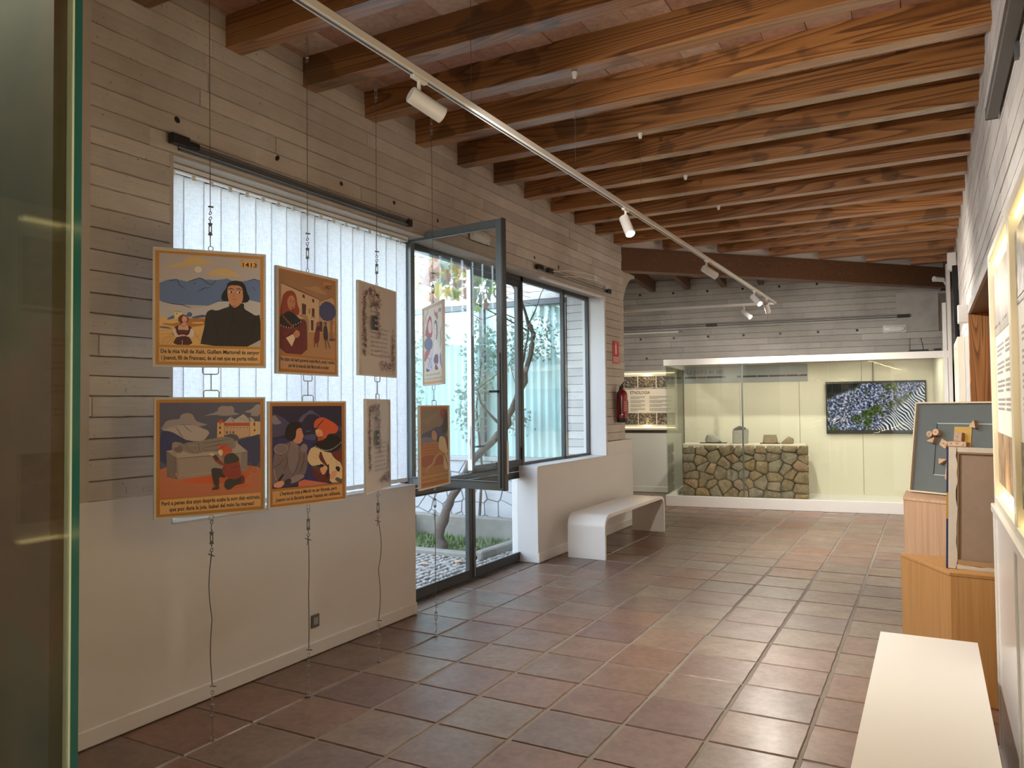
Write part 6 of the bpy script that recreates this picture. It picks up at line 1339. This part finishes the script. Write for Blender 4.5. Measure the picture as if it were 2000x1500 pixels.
# vine: trunk, branches, leaves
vine = thing('vine_tree', 'twisted grapevine with autumn leaves outside the glass door', 'tree', (-4.82, 7.14, -0.02))
o = Vector((-4.82, 7.14, -0.02)); bark = plain('vine_bark', (0.11, 0.09, 0.075), 0.9, var=0.35, scale=18, bump=0.9)
def wob(P, r0, r1, k=3, amp=0.018):
    out = []; P = [Vector(p)-o for p in P]
    for a, b in zip(P, P[1:]):
        for i in range(k): out.append(a+(b-a)*i/k+Vector((rp.uniform(-1, 1), rp.uniform(-1, 1), rp.uniform(-1, 1)))*amp*(r0/0.05))
    out.append(P[-1]); n = len(out); return out, [(r0+(r1-r0)*i/(n-1))*rp.uniform(0.82, 1.2) for i in range(n)]
T_ = [(-4.82, 7.141, -0.09), (-4.819, 7.143, 0.109), (-4.792, 7.229, 0.383), (-4.751, 7.36, 0.629), (-4.692, 7.545, 0.907), (-4.608, 7.812, 1.089), (-4.52, 8.091, 1.286), (-4.48, 8.217, 1.52), (-4.40, 8.40, 1.88), (-4.37, 8.48, 2.19), (-4.34, 8.56, 2.47), (-4.385, 8.50, 2.58)]
a, r = wob(T_, 0.058, 0.026); r[0] *= 1.5; r[1] *= 1.4; r[2] *= 1.15
MB().tube(a, r, 8).put('trunk', bark, vine, smooth=True, angle=70)
for P, r0, r1 in (([(-4.48, 8.21, 1.55), (-4.43, 8.34, 1.9), (-4.40, 8.45, 2.3), (-4.39, 8.50, 2.57)], 0.02, 0.012), ([(-4.385, 8.50, 2.58), (-4.43, 8.38, 2.86), (-4.47, 8.24, 3.05), (-4.6, 7.8, 3.15), (-4.8, 7.2, 3.2), (-4.9, 6.4, 3.2)], 0.022, 0.006), ([(-4.385, 8.50, 2.58), (-4.34, 8.62, 2.80), (-4.28, 8.72, 3.05)], 0.012, 0.005), ([(-4.39, 8.45, 2.5), (-4.6, 8.0, 2.69), (-4.75, 7.5, 2.85), (-5.0, 6.9, 2.95)], 0.012, 0.004), ([(-4.52, 8.09, 1.29), (-4.62, 7.7, 1.6), (-4.60, 7.62, 1.75), (-4.5, 7.9, 1.95)], 0.016, 0.006), ([(-4.37, 8.45, 2.3), (-4.5, 8.2, 2.1), (-4.46, 8.3, 1.8)], 0.006, 0.004), ([(-4.4, 8.4, 2.6), (-4.55, 8.1, 2.7), (-4.7, 7.9, 2.6), (-4.8, 7.6, 2.72)], 0.008, 0.003)):
    a, r = wob(P, r0, r1, 3, 0.03); MB().tube(a, r, 6).put('branch', bark, vine, smooth=True, angle=70)
for z in (2.98, 3.06, 3.12): MB().tube([Vector((-4.9, 4.9, z))-o, Vector((-4.5, 8.78, z-0.1))-o], 0.003, 4).put('support_wire', M['wire'], vine)
def leaf_mat(name, c, tl=0.55):
    t = NT(name); d = t.n('BsdfDiffuse'); tr_ = t.n('BsdfTranslucent'); ms = t.n('MixShader'); ms.inputs[0].default_value = tl
    v = t.mix(t.noise(t.pos(), 9, 2), tuple(x*0.8 for x in c), tuple(min(1, x*1.2) for x in c)); t.l(v, d.inputs[0]); t.l(v, tr_.inputs[0]); t.l(d.outputs[0], ms.inputs[1]); t.l(tr_.outputs[0], ms.inputs[2]); t.l(ms.outputs[0], t.out.inputs[0]); return t.m
LF = [leaf_mat('leaf_green', (0.36, 0.46, 0.18)), leaf_mat('leaf_yellow', (0.66, 0.56, 0.22)), leaf_mat('leaf_pink', (0.55, 0.36, 0.30)), leaf_mat('leaf_russet', (0.50, 0.30, 0.22)), leaf_mat('leaf_grey_green', (0.36, 0.44, 0.36))]
star = []
for k in range(15):
    a_ = math.pi/2+k*2*math.pi/15; rr0 = 1.0 if k % 3 == 0 else (0.62 if k % 3 == 1 else 0.55)
    star.append((rr0*math.cos(a_), rr0*math.sin(a_), 0.12*math.sin(k)))
LMs = [MB().add([(0, 0, 0.15)]+star, [(0, 1+i, 1+(i+1) % 15) for i in range(15)]).mesh('leaf', m_) for m_ in LF]
def pt(px, py, dep): d = ray(px, py); return d*dep+Vector((0, 0, CAM_H))
rl = random.Random(17)
for i in range(300):
    u = rl.random()
    if i < 240: px, py = 790+190*rl.random()**0.9, 490+rl.triangular(0, 105, 25)
    else: px, py = 925+rl.uniform(-12, 75), 520+rl.uniform(0, 95)
    if i > 286: px, py = 995+rl.uniform(0, 15), 545+rl.uniform(0, 30)
    dep = rl.uniform(7.6, 8.9); q = pt(px, py, dep)
    if px < 930: mi = rl.choices([0, 1, 2, 3, 4], [2, 3, 5, 2, 2])[0]
    else: mi = rl.choices([0, 1, 2, 3, 4], [7, 1, 1, 1, 3])[0]
    if q.y > YE-0.12 or q.x > -4.2: continue
    s = rl.uniform(0.06, 0.10); link('leaf', LMs[mi], vine, q-o, (rl.uniform(0.9, 2.2), rl.uniform(-0.6, 0.6), rl.uniform(0, 6.3)), (s, s, s))
# leaf clusters modelled to imitate tree reflections in the courtyard glazing
sh = thing('reflected_foliage', 'green leaf clusters standing in for trees reflected in the courtyard glazing', 'shrub', (-5.2, 8.55, -0.05))
os_ = Vector((-5.2, 8.55, -0.05)); so = MB(); q4 = [(0, -1), (0.5, 0), (0, 1), (-0.5, 0)]
def cluster(cx, cz, rx, rz, n):
    for _ in range(n):
        a_ = rl.uniform(0, 6.28); k = math.sqrt(rl.random()); x, z, y = cx+rx*k*math.cos(a_), cz+rz*k*math.sin(a_), rl.uniform(8.45, 8.74)
        s = rl.uniform(0.02, 0.04); e1 = Vector((rl.uniform(-1, 1), rl.uniform(-1, 1), rl.uniform(-1, 1))).normalized(); e2 = e1.orthogonal().normalized(); c_ = Vector((x, y, z))-os_
        so.add([c_+e1*s*b+e2*s*a_2 for a_2, b in q4], [(0, 1, 2, 3)])
for c_ in ((-5.15, 2.2, 0.25, 0.5, 420), (-5.3, 1.55, 0.22, 0.45, 300), (-4.75, 2.35, 0.3, 0.35, 260), (-6.3, 1.6, 0.2, 0.9, 420), (-4.35, 2.4, 0.25, 0.3, 160), (-4.6, 1.35, 0.2, 0.2, 90), (-5.9, 2.5, 0.3, 0.25, 140)): cluster(*c_)
tag(so.put('foliage', LF[4], sh), 'pale green leaves imitating reflected trees', kind='stuff')
MB().tube([(0, 0.05, 0), (0.03, 0.1, 0.8), (-0.05, 0.1, 1.6), (0.05, 0.12, 2.4)], [0.02, 0.016, 0.012, 0.006], 6).put('stem', bark, sh, smooth=True)  # stem added under the stand-in leaves
